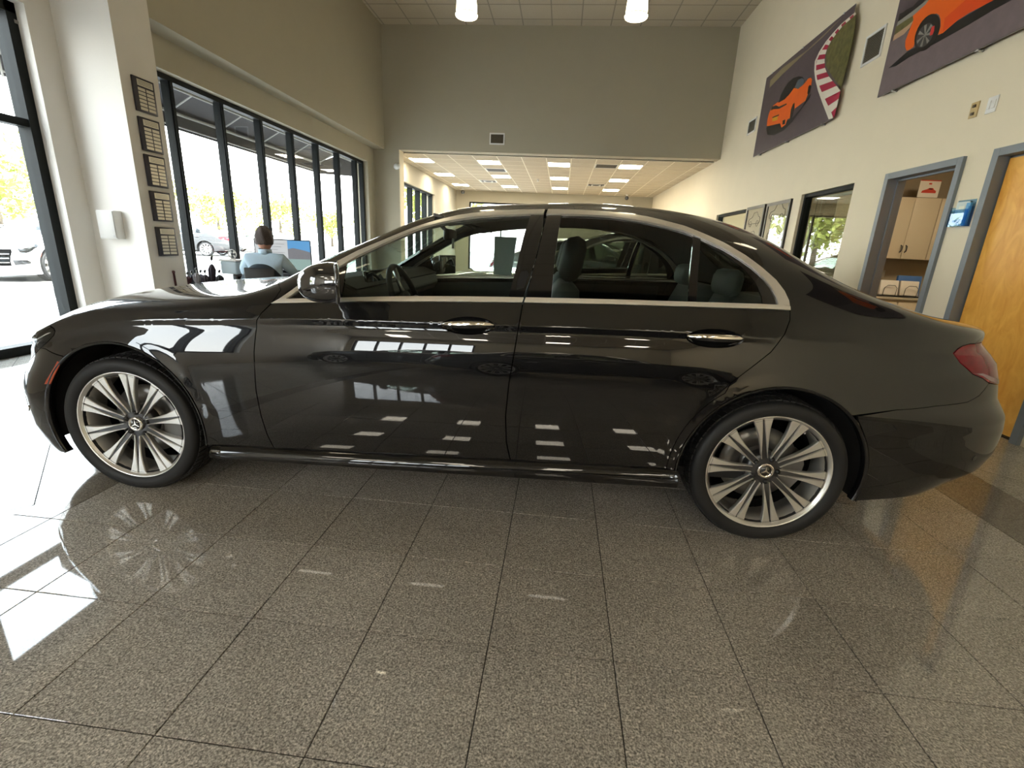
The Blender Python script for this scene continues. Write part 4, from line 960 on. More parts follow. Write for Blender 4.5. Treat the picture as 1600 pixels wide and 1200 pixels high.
# bezier handle params along x
tumb=nspl([-.1,.3,.6,.8,1.1,1.8,2.6,2.9,3.2,3.5,3.8],[20,22,24,26,27,27,26,25,23,22,22])
k1=nspl([-.1,.3,.6,.8,1.0,1.3,1.6,2.1,2.6,2.9,3.2,3.5,3.8],[.06,.07,.09,.15,.24,.34,.39,.43,.38,.31,.21,.12,.085])
k2=nspl([-.1,.3,.6,.8,1.0,1.3,1.6,2.1,2.6,2.9,3.2,3.5,3.8],[.62,.62,.62,.62,.62,.60,.60,.60,.58,.58,.60,.62,.64])
DF=lin([0,2],[0,0])
DR=lin([0,2],[0,0])
def S(u,v):
    """half body surface; returns x,y(outward>0),z arrays"""
    u=np.asarray(u,float);v=np.asarray(v,float);u,v=np.broadcast_arrays(u,v)
    x=np.clip(u,XF,XRR)
    af=np.clip((XF-u)/TL,0,1);ar=np.clip((u-XRR)/TR,0,1)
    xx=np.where(u>XRR,XRR+.78*np.sin(ar*np.pi/2)**(2/NR),np.where(u<XF,XF-.66*np.sin(af*np.pi/2)**(2/NF),x))
    b,B,c,t=zb(xx),zB(xx),zc(xx),zt(xx)
    vs=np.clip(v,0,1);z=b+(B-b)*vs
    w=PW(x)-np.interp(z-c,_a,_w)
    wB=PW(x)-np.interp(B-c,_a,_w)
    tm=np.radians(tumb(xx));K1=k1(xx);K2=k2(xx)
    s=np.clip(v-1,0,1);q=1-s
    P1y,P1z=wB-K1*np.sin(tm),B+K1*np.cos(tm)
    by=q**3*wB+3*q*q*s*P1y+3*q*s*s*K2; bz=q**3*B+3*q*q*s*P1z+3*q*s*s*t+s**3*t
    y=np.where(v>1,by,w);z=np.where(v>1,bz,z)
    # arch flares
    for cx in(0,2.93):
        r=np.hypot(x-cx,z-.34);y=y+np.where(v<1,.010*np.exp(-((r-.40)/.035)**2),0)
    # caps
    a=af*np.pi/2;L=LF(z)
    xf=XF-L*np.sin(a)**(2/NF)-.17*af**3;yf=y*np.cos(a)**(2/NF)
    zf=z-DF(v)*(np.sin(a)**1.5)
    a2=ar*np.pi/2;L2=LR(z)
    xr=XRR+L2*np.sin(a2)**(2/NR);yr=y*np.cos(a2)**(2/NR);zr=z-DR(v)*(1-np.cos(a2))
    X=np.where(u<XF,xf,np.where(u>XRR,xr,x));Y=np.where(u<XF,yf,np.where(u>XRR,yr,y));Z=np.where(u<XF,zf,np.where(u>XRR,zr,z))
    return X,Y,Z
M_paint = mat('graphite_metallic_paint', (.020, .020, .022), .30, .3, spec=.05, coat=1, coat_rough=.008, coat_ior=1.68)
def paint_nodes(m):
    b = m.node_tree.nodes['Principled BSDF']; b.inputs['Base Color'].default_value = (.008, .008, .009, 1)
paint_nodes(M_paint)
M_rub = mat('tyre_rubber', (.02, .02, .021), .55, spec=.35)
M_alloy = mat('machined_alloy', (.86, .84, .80), .36, .85)
M_alloyd = mat('dark_alloy_pocket', (.11, .11, .115), .35, .8)
M_tint = glassmat('tinted_side_glass', (.66, .74, .70), 1.5)
M_tintd = glassmat('privacy_side_glass', (.40, .45, .41), 1.5)
M_leather = mat('grey_leather', (.10, .11, .115), .5, noise=(30, .1))
M_leatherb = mat('black_leather', (.018, .018, .019), .5)
M_trimi = mat('interior_grey_plastic', (.11, .11, .105), .6)
M_head = mat('headliner_fabric', (.16, .155, .145), .9)
MV = .75
def m2v(m): m = np.asarray(m); return np.where(m < MV, m / MV, 1 + (m - MV))
def v2m(v): v = np.asarray(v); return np.where(v < 1, v * MV, MV + (v - 1))
ULO, UHI = XF - TL + 1e-4, XRR + TR - 1e-4
def SN(u, v):
    u = np.clip(np.asarray(u, float), ULO, UHI); v = np.clip(np.asarray(v, float), 0, 1.9999)
    e = 1.2e-3
    a = np.stack(S(np.clip(u + e, ULO, UHI), v), -1) - np.stack(S(np.clip(u - e, ULO, UHI), v), -1)
    b = np.stack(S(u, np.clip(v + e, 0, 2)), -1) - np.stack(S(u, np.clip(v - e, 0, 2)), -1)
    p = np.stack(S(u, v), -1)
    for q in (a, b, p): q[..., 1] *= -1
    n = np.cross(a, b); n /= np.linalg.norm(n, axis=-1, keepdims=True) + 1e-12
    return p, n
def uvz(x, z):
    """(u, v) of the body-side point with car coordinates x, z"""
    if x < XF:
        s = min(1, (XF - x) / LF(z)); a = math.asin(s ** (NF / 2)); u = XF - a / (PI / 2) * TL; xx = XF - .66 * math.sin(a) ** (2 / NF)
    elif x > XRR:
        s = min(1, (x - XRR) / LR(z)); a = math.asin(s ** (NR / 2)); u = XRR + a / (PI / 2) * TR; xx = XRR + .78 * math.sin(a) ** (2 / NR)
    else: u = xx = x
    b, B = float(zb(xx)), float(zB(xx)); return (float(u), float((z - b) / (B - b)))
def arch(cx, cz, r, a0, a1, n=36):
    out = []
    for a in np.linspace(a0, a1, n):
        u, v = uvz(cx + r * math.cos(a), cz + r * math.sin(a)); out.append((u, max(0.0, v)))
    return out
def densify(P, d=.03):
    out = []
    for i in range(len(P)):
        a, b = P[i], P[(i + 1) % len(P)]; L = math.dist(a, b); n = max(1, int(L / d))
        for k in range(n): out.append((a[0] + (b[0] - a[0]) * k / n, a[1] + (b[1] - a[1]) * k / n))
    return out
def inset(P, d):
    A = sum(P[i][0] * P[(i + 1) % len(P)][1] - P[(i + 1) % len(P)][0] * P[i][1] for i in range(len(P)))
    if A < 0: P = P[::-1]
    out = []; n = len(P)
    for i in range(n):
        p0, p1, p2 = P[i - 1], P[i], P[(i + 1) % n]
        d1 = np.array([p1[0] - p0[0], p1[1] - p0[1]]); d2 = np.array([p2[0] - p1[0], p2[1] - p1[1]])
        d1 /= np.linalg.norm(d1) + 1e-9; d2 /= np.linalg.norm(d2) + 1e-9
        n1 = np.array([-d1[1], d1[0]]); n2 = np.array([-d2[1], d2[0]]); m = n1 + n2; L = np.linalg.norm(m)
        m = n1 if L < .3 else m / L * min(1.6, 1 / max(.3, L / 2))
        out.append((p1[0] + m[0] * d, p1[1] + m[1] * d))
    return out
def pip(pts, P):
    P = np.array(P); x, y = pts[:, 0], pts[:, 1]; inside = np.zeros(len(pts), bool); mind = np.full(len(pts), 9.)
    for i in range(len(P)):
        a, b = P[i - 1], P[i]
        c = ((a[1] > y) != (b[1] > y)); t = np.where(c, (y - a[1]) / (b[1] - a[1] + 1e-15), 0); inside ^= c & (x < a[0] + t * (b[0] - a[0]))
        ab = b - a; tt = np.clip(((x - a[0]) * ab[0] + (y - a[1]) * ab[1]) / (ab @ ab + 1e-12), 0, 1)
        mind = np.minimum(mind, np.hypot(x - a[0] - tt * ab[0], y - a[1] - tt * ab[1]))
    return inside, mind
CAR = {}
def panel(name, poly, m, off=0.0, depth=.016, hole=None, shrink=.0022, step=.032, ms=.022, parent=None, mirror=True):
    P = [(u, float(v2m(v))) for u, v in poly]; P = densify(P, step); P = inset(P, shrink)
    loops = [P]
    if hole: loops.append(inset(densify([(u, float(v2m(v))) for u, v in hole], .012), 0)[::-1])
    us = [p[0] for p in P]; vs = [p[1] for p in P]
    gu = np.arange(min(us) + step / 2, max(us), step); gv = np.arange(min(vs) + ms / 2, max(vs), ms)
    G = np.array([(a, b) for a in gu for b in gv]) if len(gu) and len(gv) else np.zeros((0, 2))
    if ms < .03 and len(gu):
        ug = np.arange(min(us) + .01, max(us), .02); ex = []
        for uu in ug:
            xx_ = float(S(np.array([uu]), np.array([.5]))[0][0]) if (uu < XF or uu > XRR) else uu
            if uu < XF: xx_ = XF - .66 * math.sin(min(1, (XF - uu) / TL) * PI / 2) ** (2 / NF)
            if uu > XRR: xx_ = XRR + .78 * math.sin(min(1, (uu - XRR) / TR) * PI / 2) ** (2 / NR)
            b_, B_, c_ = float(zb(xx_)), float(zB(xx_)), float(zc(xx_))
            for dz_ in (-.045, -.036, -.030, -.024, -.013, -.005, -.0015, .0015, .006, .014):
                vv = (c_ + dz_ - b_) / (B_ - b_)
                if 0 < vv < .995: ex.append((uu, vv * MV))
        if ex: G = np.vstack([G, np.array(ex)]) if len(G) else np.array(ex)
    if len(G):
        ins, md = pip(G, P); G = G[ins & (md > .007)]
    if hole and len(G):
        ins, md = pip(G, loops[1]); G = G[(~ins) & (md > .006)]
    pts = []; edges = []
    for L in loops:
        k = len(pts); pts += L; edges += [(k + i, k + (i + 1) % len(L)) for i in range(len(L))]
    nb = len(pts); pts += [tuple(g) for g in G]
    r = delaunay_2d_cdt([Vector(p) for p in pts], edges, [], 0, 1e-5)
    V2 = np.array([tuple(v) for v in r[0]]); F2 = [tuple(f) for f in r[2]]
    cen = np.array([V2[list(f)].mean(0) for f in F2]); ins, _ = pip(cen, P)
    if hole: ins &= ~pip(cen, loops[1])[0]
    F2 = [f for f, k in zip(F2, ins) if k]
    F2 = [f if (V2[f[1]][0] - V2[f[0]][0]) * (V2[f[2]][1] - V2[f[0]][1]) - (V2[f[1]][1] - V2[f[0]][1]) * (V2[f[2]][0] - V2[f[0]][0]) > 0 else f[::-1] for f in F2]
    p, n = SN(V2[:, 0], m2v(V2[:, 1])); p = p + n * off
    verts = [tuple(q) for q in p]; norms = [tuple(q) for q in n]; faces = list(F2); smooth = [True] * len(F2)
    for L in loops:
        A = np.array(L); p2, n2 = SN(A[:, 0], m2v(A[:, 1])); k = len(verts); q = len(L)
        e = .0025
        verts += [tuple(z) for z in p2 + n2 * off] + [tuple(z) for z in p2 + n2 * (off - depth)]
        norms += [(0, 0, 0)] * (2 * q)
        faces += [(k + i, k + i + q, k + (i + 1) % q + q, k + (i + 1) % q) for i in range(q)]; smooth += [False] * q
    me = bpy.data.meshes.new(name); me.from_pydata(verts, [], faces); me.materials.append(m); me.polygons.foreach_set('use_smooth', smooth); me.update()
    me.normals_split_custom_set_from_vertices(norms)
    o = bpy.data.objects.new(name, me); COL.objects.link(o); o.parent = parent or car
    if mirror:
        c = o.copy(); COL.objects.link(c); c.scale = (1, -1, 1) if (parent is None) else (1, 1, 1)
        if parent is not None:
            pm = FARS.get(parent.name); c.parent = pm
        FARS[o.name] = c
    return o
FARS = {}
def both(o):
    """far-side twin of a near-side part: mirrored copy"""
    c = o.copy(); COL.objects.link(c); c.scale = (1, -1, 1); FARS[o.name] = c
    for ch in o.children: d = ch.copy(); COL.objects.link(d); d.parent = c; FARS[ch.name] = d
    return c
TH = math.radians(1.38)
car = thing('sedan', 'large glossy dark grey four-door sedan filling the foreground, side on', 'car', (-1.996, 2.79, 0), TH)

gapF = [(.741, .9944), (.6986, .9336), (.6829, .8941), (.6694, .688), (.6653, .4263), (.6761, .2432), (.6942, .1011), (.7164, .0)]
gapM = [(1.8299, .9844), (1.8148, .8015), (1.791, .514), (1.7836, .3097), (1.7912, .138), (1.8142, .0)]
gapMu = [(1.9036, 1.5521), (1.8909, 1.3468), (1.876, 1.2071), (1.8542, 1.0876), (1.836, 1.0132)]
gapR = [(2.9109, .9971), (2.9112, .9484), (2.8918, .875), (2.8453, .7758), (2.7416, .6422), (2.70, .585)]
outr = [(.741, .9944), (.7739, 1.0356), (.8661, 1.1875), (.995, 1.3359), (1.0665, 1.3926), (1.1799, 1.4279), (1.3345, 1.4956), (1.4943, 1.5512), (1.6639, 1.5759), (1.8003, 1.5727), (1.9033, 1.5649), (2.034, 1.5497), (2.1772, 1.5318), (2.3461, 1.5041), (2.5077, 1.4418), (2.6605, 1.3418), (2.7466, 1.269), (2.8069, 1.2068), (2.8597, 1.144), (2.8903, 1.0895), (2.9066, 1.0425), (2.9109, .9971)]
innr = [(.8063, 1.0258), (.8771, 1.1414), (1.0138, 1.2587), (1.0807, 1.3207), (1.1846, 1.3778), (1.2634, 1.42), (1.344, 1.4581), (1.428, 1.4811), (1.5144, 1.4937), (1.6008, 1.5035), (1.6881, 1.5052), (1.8302, 1.5023), (1.9109, 1.4949), (2.0336, 1.486), (2.1748, 1.4742), (2.3413, 1.444), (2.5026, 1.3912), (2.6562, 1.2968), (2.7181, 1.2443), (2.7671, 1.1973), (2.8106, 1.145), (2.8393, 1.0982), (2.8558, 1.0555), (2.8639, 1.0191)]
iv = lambda u: float(np.interp(u, [p[0] for p in innr], [p[1] for p in innr]))
isub = lambda a, b: [(a, iv(a))] + [p for p in innr if a < p[0] < b] + [(b, iv(b))]
bt = lambda u: float(np.interp(u, [.8063, .9556, 1.06, 1.73, 1.83, 2.18, 2.67, 2.8639], [1.0258, 1.0125, 1.0100, 1.0130, 1.0135, 1.0150, 1.0160, 1.0191]))
bb = [(.741, .9944), (.8436, .99), (1.023, .9862), (1.3767, .986), (1.6493, .9900), (1.8295, .9930), (2.1809, .9975), (2.4917, .9974), (2.6965, .9966), (2.9109, .9971)]
btsub = lambda a, b: [(a, bt(a))] + [(u, bt(u)) for u in np.linspace(a, b, 8)[1:-1]] + [(b, bt(b))]
AC0, AC1, AR = (0, .345), (2.93, .34), .402
import cmath
# arch angles at the panel joints
def ang(c, p_uv):
    x, y, z = S(np.array([p_uv[0]]), np.array([p_uv[1]])); return math.atan2(float(z[0]) - c[1], float(x[0]) - c[0])
aF0 = PI + math.asin((.345 - .172) / AR); aF1 = -math.asin((.345 - .285) / AR)
aFj = PI - .62
archF = arch(*AC0, AR, aF0, aF1, 48)
aR0 = PI + math.asin(.012 / AR); aR1 = -math.asin(.10 / AR)
aRd = ang(AC1, (2.72, .63)); aRj = ang(AC1, (3.2, .505))
lampP = [(-.2169, 1.021), (-.1855, .9693), (-.1737, .9405), (-.1729, .915), (-.2151, .8906), (-.3098, .8881), (-.4188, .8465)]
joint = [(-.3098, .8881), (-.2593, .8632)]
hoodl = [(.7358, 1.2691), (.55, 1.25), (.3, 1.22), (.14, 1.18), (-.0246, 1.1425), (-.1315, 1.0405), (-.2169, 1.021)]
afj = min(range(48), key=lambda i: abs(archF[i][1] - .7541) + abs(archF[i][0] + .177))
front_fender = panel('front_fender', lampP[:6] + [joint[1]] + archF[afj:] + [(.7164, .0)] + gapF[::-1][1:] + [(.757, 1.06), (.768, 1.15)] + hoodl, M_paint)
front_bumper = panel('front_bumper', archF[:afj + 1][::-1] + [(-.62, 0), (-.86, 0), (-1.204, 0), (-1.204, .34), (-.86, .36), (-.83, .97), (-.72, 1.0), (-.68, .86), (-.60, .80), (-.4188, .8465), (-.3098, .8881), (-.2593, .8632)], M_paint)
hood = panel('hood', hoodl + [(-.5, 1.012), (-.9, 1.0), (-1.204, 1.0), (-1.204, 2.003), (.50, 2.003), (.56, 1.6)], M_paint)
headlight = panel('headlight', lampP + [(-.60, .80), (-.68, .86), (-.72, 1.0), (-.5, 1.012)], glassmat('headlamp_lens', (.93, .95, .95), 1.6), depth=.004)
panel('lamp_bowl', lampP + [(-.60, .80), (-.68, .86), (-.72, 1.0), (-.5, 1.012)], mat('lamp_reflector', (.75, .75, .75), .18, .9), off=-.035, depth=.0, parent=headlight, shrink=.006)
for k in range(2): panel('lamp_ring', [(-.30 - k * .17 + .055 * math.cos(a), .945 - .01 * k + .065 * math.sin(a)) for a in np.linspace(0, 2 * PI, 18, endpoint=False)], M_blackg, off=-.028, depth=.005, parent=headlight, step=.012, ms=.012)
panel('daylight_strip', [(-.225, .975), (-.24, .985), (-.66, .99), (-.66, .975)], M_white, off=-.02, depth=.004, parent=headlight, step=.02, ms=.02)
grille = panel('grille', [(-.855, .37), (-1.204, .35), (-1.204, .985), (-.86, .965)], M_dark, off=-.01, depth=.01)
for k in range(3): panel('grille_bar', [(-.87, .47 + k * .16), (-1.204, .46 + k * .16), (-1.204, .49 + k * .16), (-.87, .50 + k * .16)], M_chrome, off=.006, depth=.014, parent=grille, step=.03, ms=.02)
panel('lower_chrome_strip', [(-.42, .40), (-.47, .36), (-.60, .33), (-1.204, .27), (-1.204, .30), (-.60, .36), (-.48, .395), (-.43, .425)], M_chrome, off=.004, depth=.01, step=.02, ms=.01)
panel('air_intake', [(-.44, .42), (-.50, .41), (-.80, .38), (-.82, .60), (-.52, .56), (-.45, .50)], M_blackg, off=.001, depth=.01)
panel('side_marker', [(-.1767, .7356), (-.1645, .7144), (-.2038, .5745), (-.2378, .5858)], mat('amber_red_lens', (.42, .06, .025), .15, coat=1), off=.0015, depth=.003, step=.015, ms=.015, shrink=0)
emb = MB().lathe([(0, -.858), (.085, -.858), (.09, -.85), (.09, -.80), (0, -.80)], 40, 'x')
emb_o = obj('grille_emblem', emb, M_blackg, car); emb_o.location = (-.012, 0, .52)
obj('emblem_ring', MB().lathe([(.078, -.862), (.086, -.866), (.092, -.860), (.092, -.85), (.078, -.85)], 40, 'x', closed=True), M_chrome, emb_o)
st3 = MB()
for k in range(3):
    a = PI / 2 + k * 2 * PI / 3; c, s = math.cos(a), math.sin(a); q = .011
    st3.prism([(-.864, .08 * c, .08 * s), (-.864, -q * s, q * c), (-.864, 0, 0), (-.864, q * s, -q * c)], (.006, 0, 0))
obj('three_point_star', st3, M_chrome, emb_o)
# doors
def ellp(cu, cv, ru, rv, n=36): return [(cu + ru * math.cos(a), cv + rv * math.sin(a)) for a in np.linspace(0, 2 * PI, n, endpoint=False)]
H1, H2 = (1.6085, .853, .112, .0525), (2.6165, .830, .114, .0525)
front_door = panel('front_door', bb[:5] + [(1.8299, .9930)] + gapM[1:] + [(1.26, 0)] + gapF[::-1][:-1], M_paint, hole=ellp(*H1))
rd_arch = arch(*AC1, AR + .033, ang(AC1, (2.672, .5504)), PI + .02, 30)
rear_door = panel('rear_door', [(1.8299, .9930)] + bb[6:] + gapR[1:] + rd_arch + [(2.3, 0)] + gapM[::-1][:-1], M_paint, hole=ellp(*H2))
qa = rd_arch + arch(*AC1, AR, aR0, aRj, 60)
taill = [(3.6126, .7469), (3.5578, .7772), (3.4932, .7971), (3.4623, .8272), (3.4375, .8561), (3.4194, .9061), (3.4583, .9343), (3.4974, .9554), (3.5496, .9705), (3.6109, .9742)]
qa_end = arch(*AC1, AR, aRj, aRj, 1)[0]
bumpR = [qa_end, (3.2407, .5647), (3.334, .6026), (3.47, .6372), (3.5371, .6755), (3.6126, .7469)]
lidg = [(3.6109, .9742), (3.68, 1.03), (3.72, 1.12), (3.70, 1.22), (3.62, 1.32), (3.52, 1.39), (3.44, 1.43)]
rwin = [(3.36, 1.44), (3.26, 1.44), (3.15, 1.46), (3.0, 1.54), (2.88, 1.64), (2.80, 1.72)]
wshs = [(1.46, 1.70), (1.32, 1.64), (1.2, 1.58), (1.0, 1.48), (.85, 1.38), (.74, 1.31)]
side_frame = panel('side_frame', outr + gapR[1:] + qa + [p for p in bumpR[1:]] + taill[1:] + lidg[1:] + rwin + [(2.1, 1.74)] + wshs + [(.7358, 1.2691), (.768, 1.15), (.757, 1.06)], M_paint, shrink=.0012)
roof = panel('roof_panel', [(1.46, 1.70), (2.1, 1.74), (2.80, 1.72), (2.76, 2.003), (1.42, 2.003)], M_paint, shrink=.0008)
panel('windscreen', wshs + [(.60, 1.6), (.56, 2.003), (1.42, 2.003)], M_tint, off=-.003, depth=.004, shrink=.001)
panel('rear_window', rwin + [(2.76, 2.003), (3.46, 2.003)], M_tintd, off=-.003, depth=.004, shrink=.001)
panel('cowl_cover', [(.745, 1.275), (.58, 1.6), (.51, 2.003), (.58, 2.003), (.615, 1.6), (.752, 1.31)], M_black, off=-.006, depth=.02, shrink=0)
trunk_lid = panel('trunk_lid', lidg + [(3.47, 1.6), (3.50, 2.003), (4.404, 2.003), (4.404, .56), (4.12, .56), (4.12, .80), (4.08, .93), (3.95, .965), (3.75, .985)], M_paint)
tail_light = panel('tail_light', taill + [(3.75, .985), (3.95, .965), (4.08, .93), (4.12, .80), (3.98, .715), (3.80, .72)], mat('tail_lamp_red', (.20, .002, .010), .1, spec=.25, coat=.4, coat_ior=1.4, noise=(40, .35)), off=.001, depth=.02)
panel('lamp_clear_band', [(3.49, .805), (3.56, .787), (3.625, .757), (3.80, .726), (3.97, .722), (4.0, .745), (3.80, .755), (3.66, .782), (3.56, .808)], mat('tail_lamp_clear', (.36, .22, .24), .1, spec=.3, coat=.5), off=.0025, depth=.004, parent=tail_light, step=.02, ms=.012)
ra2 = arch(*AC1, AR, aRj, aR1, 16)
rear_bumper = panel('rear_bumper', [p for p in bumpR] + [(3.80, .72), (3.98, .715), (4.12, .80), (4.12, .56), (4.404, .56), (4.404, 0), (3.9, 0), (3.5, 0), (ra2[-1][0] + .01, 0)] + ra2[::-1][:-1], M_paint, shrink=.0012)
panel('diffuser_trim', [(3.80, .04), (4.404, .04), (4.404, .0), (3.80, .0)], M_chrome, off=.004, depth=.01, step=.03, ms=.01)
panel('parking_sensor', ellp(3.55, .28, .011, .017, 16), M_blackg, off=.0015, depth=.004, step=.01, ms=.01, shrink=0)
# brightwork and glass
panel('roof_trim', outr[:10] + [(1.895, 1.566), (1.888, 1.499)] + innr[:12][::-1], M_satin, off=.0035, depth=.010, shrink=.0005, step=.03, ms=.012)
panel('rear_window_trim', [(1.907, 1.566)] + outr[11:-1] + [(2.909, 1.018), (2.8639, 1.0191)] + innr[12:-1][::-1] + [(1.900, 1.4960)], M_satin, off=.0035, depth=.010, shrink=.0005, step=.03, ms=.012)
panel('belt_trim', bb[:5] + [(1.826, .9930), (1.832, bt(1.832))] + [p for p in btsub(.8063, 1.83)[::-1]][1:] + [(.772, 1.022)], M_satin, off=.0055, depth=.012, shrink=.0005, step=.03, ms=.008)
panel('rear_belt_trim', [(1.834, .9932)] + bb[6:] + [(2.910, 1.016), (2.8639, 1.0191)] + btsub(1.84, 2.8639)[::-1][1:], M_satin, off=.0055, depth=.012, shrink=.0005, step=.03, ms=.008)
gF0, gF1 = [(1.0368, iv(1.0368)), (1.0501, 1.1158), (1.049, bt(1.049))], [(1.8303, iv(1.8303)), (1.792, 1.1597), (1.7661, bt(1.7661))]
gR0 = [(1.9711, iv(1.9711)), (1.9531, 1.1899), (1.9478, bt(1.9478))]
dF, dR = [(2.5363, iv(2.5363)), (2.5123, 1.1563), (2.503, bt(2.503))], [(2.5665, iv(2.5665)), (2.5463, 1.1597), (2.5377, bt(2.5377))]
qf = [(2.5628, 1.3328), (2.6538, 1.2676), (2.7278, 1.1951), (2.776, 1.1222), (2.7995, 1.056), (2.8039, bt(2.80))]
panel('front_side_window', isub(1.0368, 1.8303) + gF1[1:] + btsub(1.049, 1.7661)[::-1] + gF0[1:2], M_tint, off=-.006, depth=.004, shrink=.0)
panel('mirror_sail', innr[:2] + [(1.0138, 1.2587)] + gF0 + btsub(.8063, 1.049)[::-1][1:], M_blackg, off=-.003, depth=.01, shrink=.0005)
panel('front_pillar_cover', gF1 + btsub(1.7661, 1.832)[1:] + gapMu[::-1][1:4] + [(1.892, iv(1.89))], M_blackg, off=-.001, depth=.016, shrink=.002)
panel('rear_pillar_cover', [(1.839, bt(1.84))] + btsub(1.84, 1.9478)[1:] + gR0[::-1][1:] + [(1.9036, iv(1.9))] + gapMu[1:4], M_blackg, off=-.001, depth=.016, shrink=.002)
panel('pillar_sensor_pad', [(1.800, 1.043), (1.829, 1.05), (1.846, 1.105), (1.838, 1.122), (1.812, 1.118), (1.800, 1.08)], M_black, off=.001, depth=.004, step=.02, ms=.02, shrink=0)
panel('rear_side_window', isub(1.9711, 2.5363) + dF[1:] + btsub(1.9478, 2.503)[::-1][1:] + gR0[1:2], M_tintd, off=-.006, depth=.004, shrink=0)
panel('window_divider', dF[::-1] + dR + [], M_blackg, off=-.0005, depth=.012, shrink=.0005)
panel('quarter_window', dR[::-1] + [(2.5628, 1.3328)] + qf[1:] + btsub(2.5377, 2.80)[::-1][1:-1], M_tintd, off=-.005, depth=.004, shrink=0)
panel('quarter_window_border', [(2.5665, iv(2.5665))] + isub(2.57, 2.8639)[1:-1] + [(2.8639, 1.0191)] + [(2.84, bt(2.84))] + qf[::-1] + [(2.5628, 1.34)], M_blackg, off=-.004, depth=.008, shrink=.0003)
# black sheets added behind the panel gaps to block light and keep them dark
low = [(-1.15, .99), (-1.15, .02)] + arch(*AC0, AR + .02, aF0, aF1, 30) + arch(*AC1, AR + .02, aR0, aR1, 30) + [(4.36, .02), (4.36, .99)]
panel('body_gap_blocker', low, M_dark, off=-.022, depth=.0, shrink=0, step=.06, ms=.06)
panel('bonnet_gap_blocker', [(-1.15, 1.0), (.72, .99), (.74, 1.25), (.58, 2.003), (-1.15, 2.003)], M_dark, off=-.022, depth=.0, shrink=0, step=.06, ms=.06)
panel('boot_gap_blocker', [(3.0, 1.0), (4.36, 1.0), (4.36, 2.003), (3.6, 2.003), (3.5, 1.5), (3.3, 1.30), (3.08, 1.22)], M_dark, off=-.022, depth=.0, shrink=0, step=.06, ms=.06)
panel('headliner', [(1.40, 1.62), (1.45, 1.52), (1.9, 1.55), (2.4, 1.52), (2.62, 1.45), (2.88, 1.62), (2.80, 2.003), (1.36, 2.003)], M_head, off=-.035, depth=.0, shrink=0, step=.06, ms=.06)
panel('pillar_lining', [(.82, 1.22), (1.02, 1.36), (1.3, 1.50), (1.45, 1.52), (1.40, 1.62), (1.2, 1.56), (1.0, 1.46), (.80, 1.33)], M_trimi, off=-.03, depth=.0, shrink=0, step=.05, ms=.04)
panel('rear_pillar_lining', [(2.62, 1.45), (2.80, 1.25), (2.92, 1.05), (3.2, 1.05), (3.15, 1.44), (2.88, 1.62)], M_head, off=-.035, depth=.0, shrink=0, step=.05, ms=.05)
panel('door_lining', [(.80, .975), (1.80, .985), (1.80, .30), (.80, .30)], M_leather, off=-.07, depth=.0, shrink=0, step=.08, ms=.08)
panel('rear_door_lining', [(1.86, .985), (2.75, .985), (2.75, .55), (2.50, .30), (1.86, .30)], M_leatherb, off=-.07, depth=.0, shrink=0, step=.08, ms=.08)
# sills
def sill():
    mb = MB(); xs = np.linspace(.415, 2.545, 40); K = None
    zt_s = lambda x: .284 + (x - .436) * (.339 - .284) / 2.09; zb_s = lambda x: .226 + (x - .43) * (.258 - .226) / 2.1
    for i, x in enumerate(xs):
        a, b = zt_s(x), zb_s(x); w_ = float(PW(x)); e = .0 if .42 < x < 2.54 else .01
        sec = [(w_ - .05, a + .012), (w_ - .010, a + .002), (w_ + .006, a - .006), (w_ + .016, a - .025), (w_ + .020, a - .042), (w_ + .018, b + .006), (w_ + .010, b), (w_ - .02, b - .008), (w_ - .12, b - .01)]
        K = len(sec); mb.v += [(x, -y, z) for y, z in sec]
    for i in range(len(xs) - 1):
        for k in range(K - 1):
            a = i * K + k; mb.f.append((a, a + 1, a + 1 + K, a + K)); mb.sm.append(True)
    mb.f += [tuple(range(K)), tuple(range((len(xs) - 1) * K, len(xs) * K))[::-1]]; mb.sm += [False, False]
    return mb
o = obj('side_skirt', sill(), M_paint, car); both(o)
obj('underbody', MB().box(-.45, 3.45, -.62, .62, .19, .24).box(.5, 2.4, -.82, .82, .20, .26), M_dark, car)
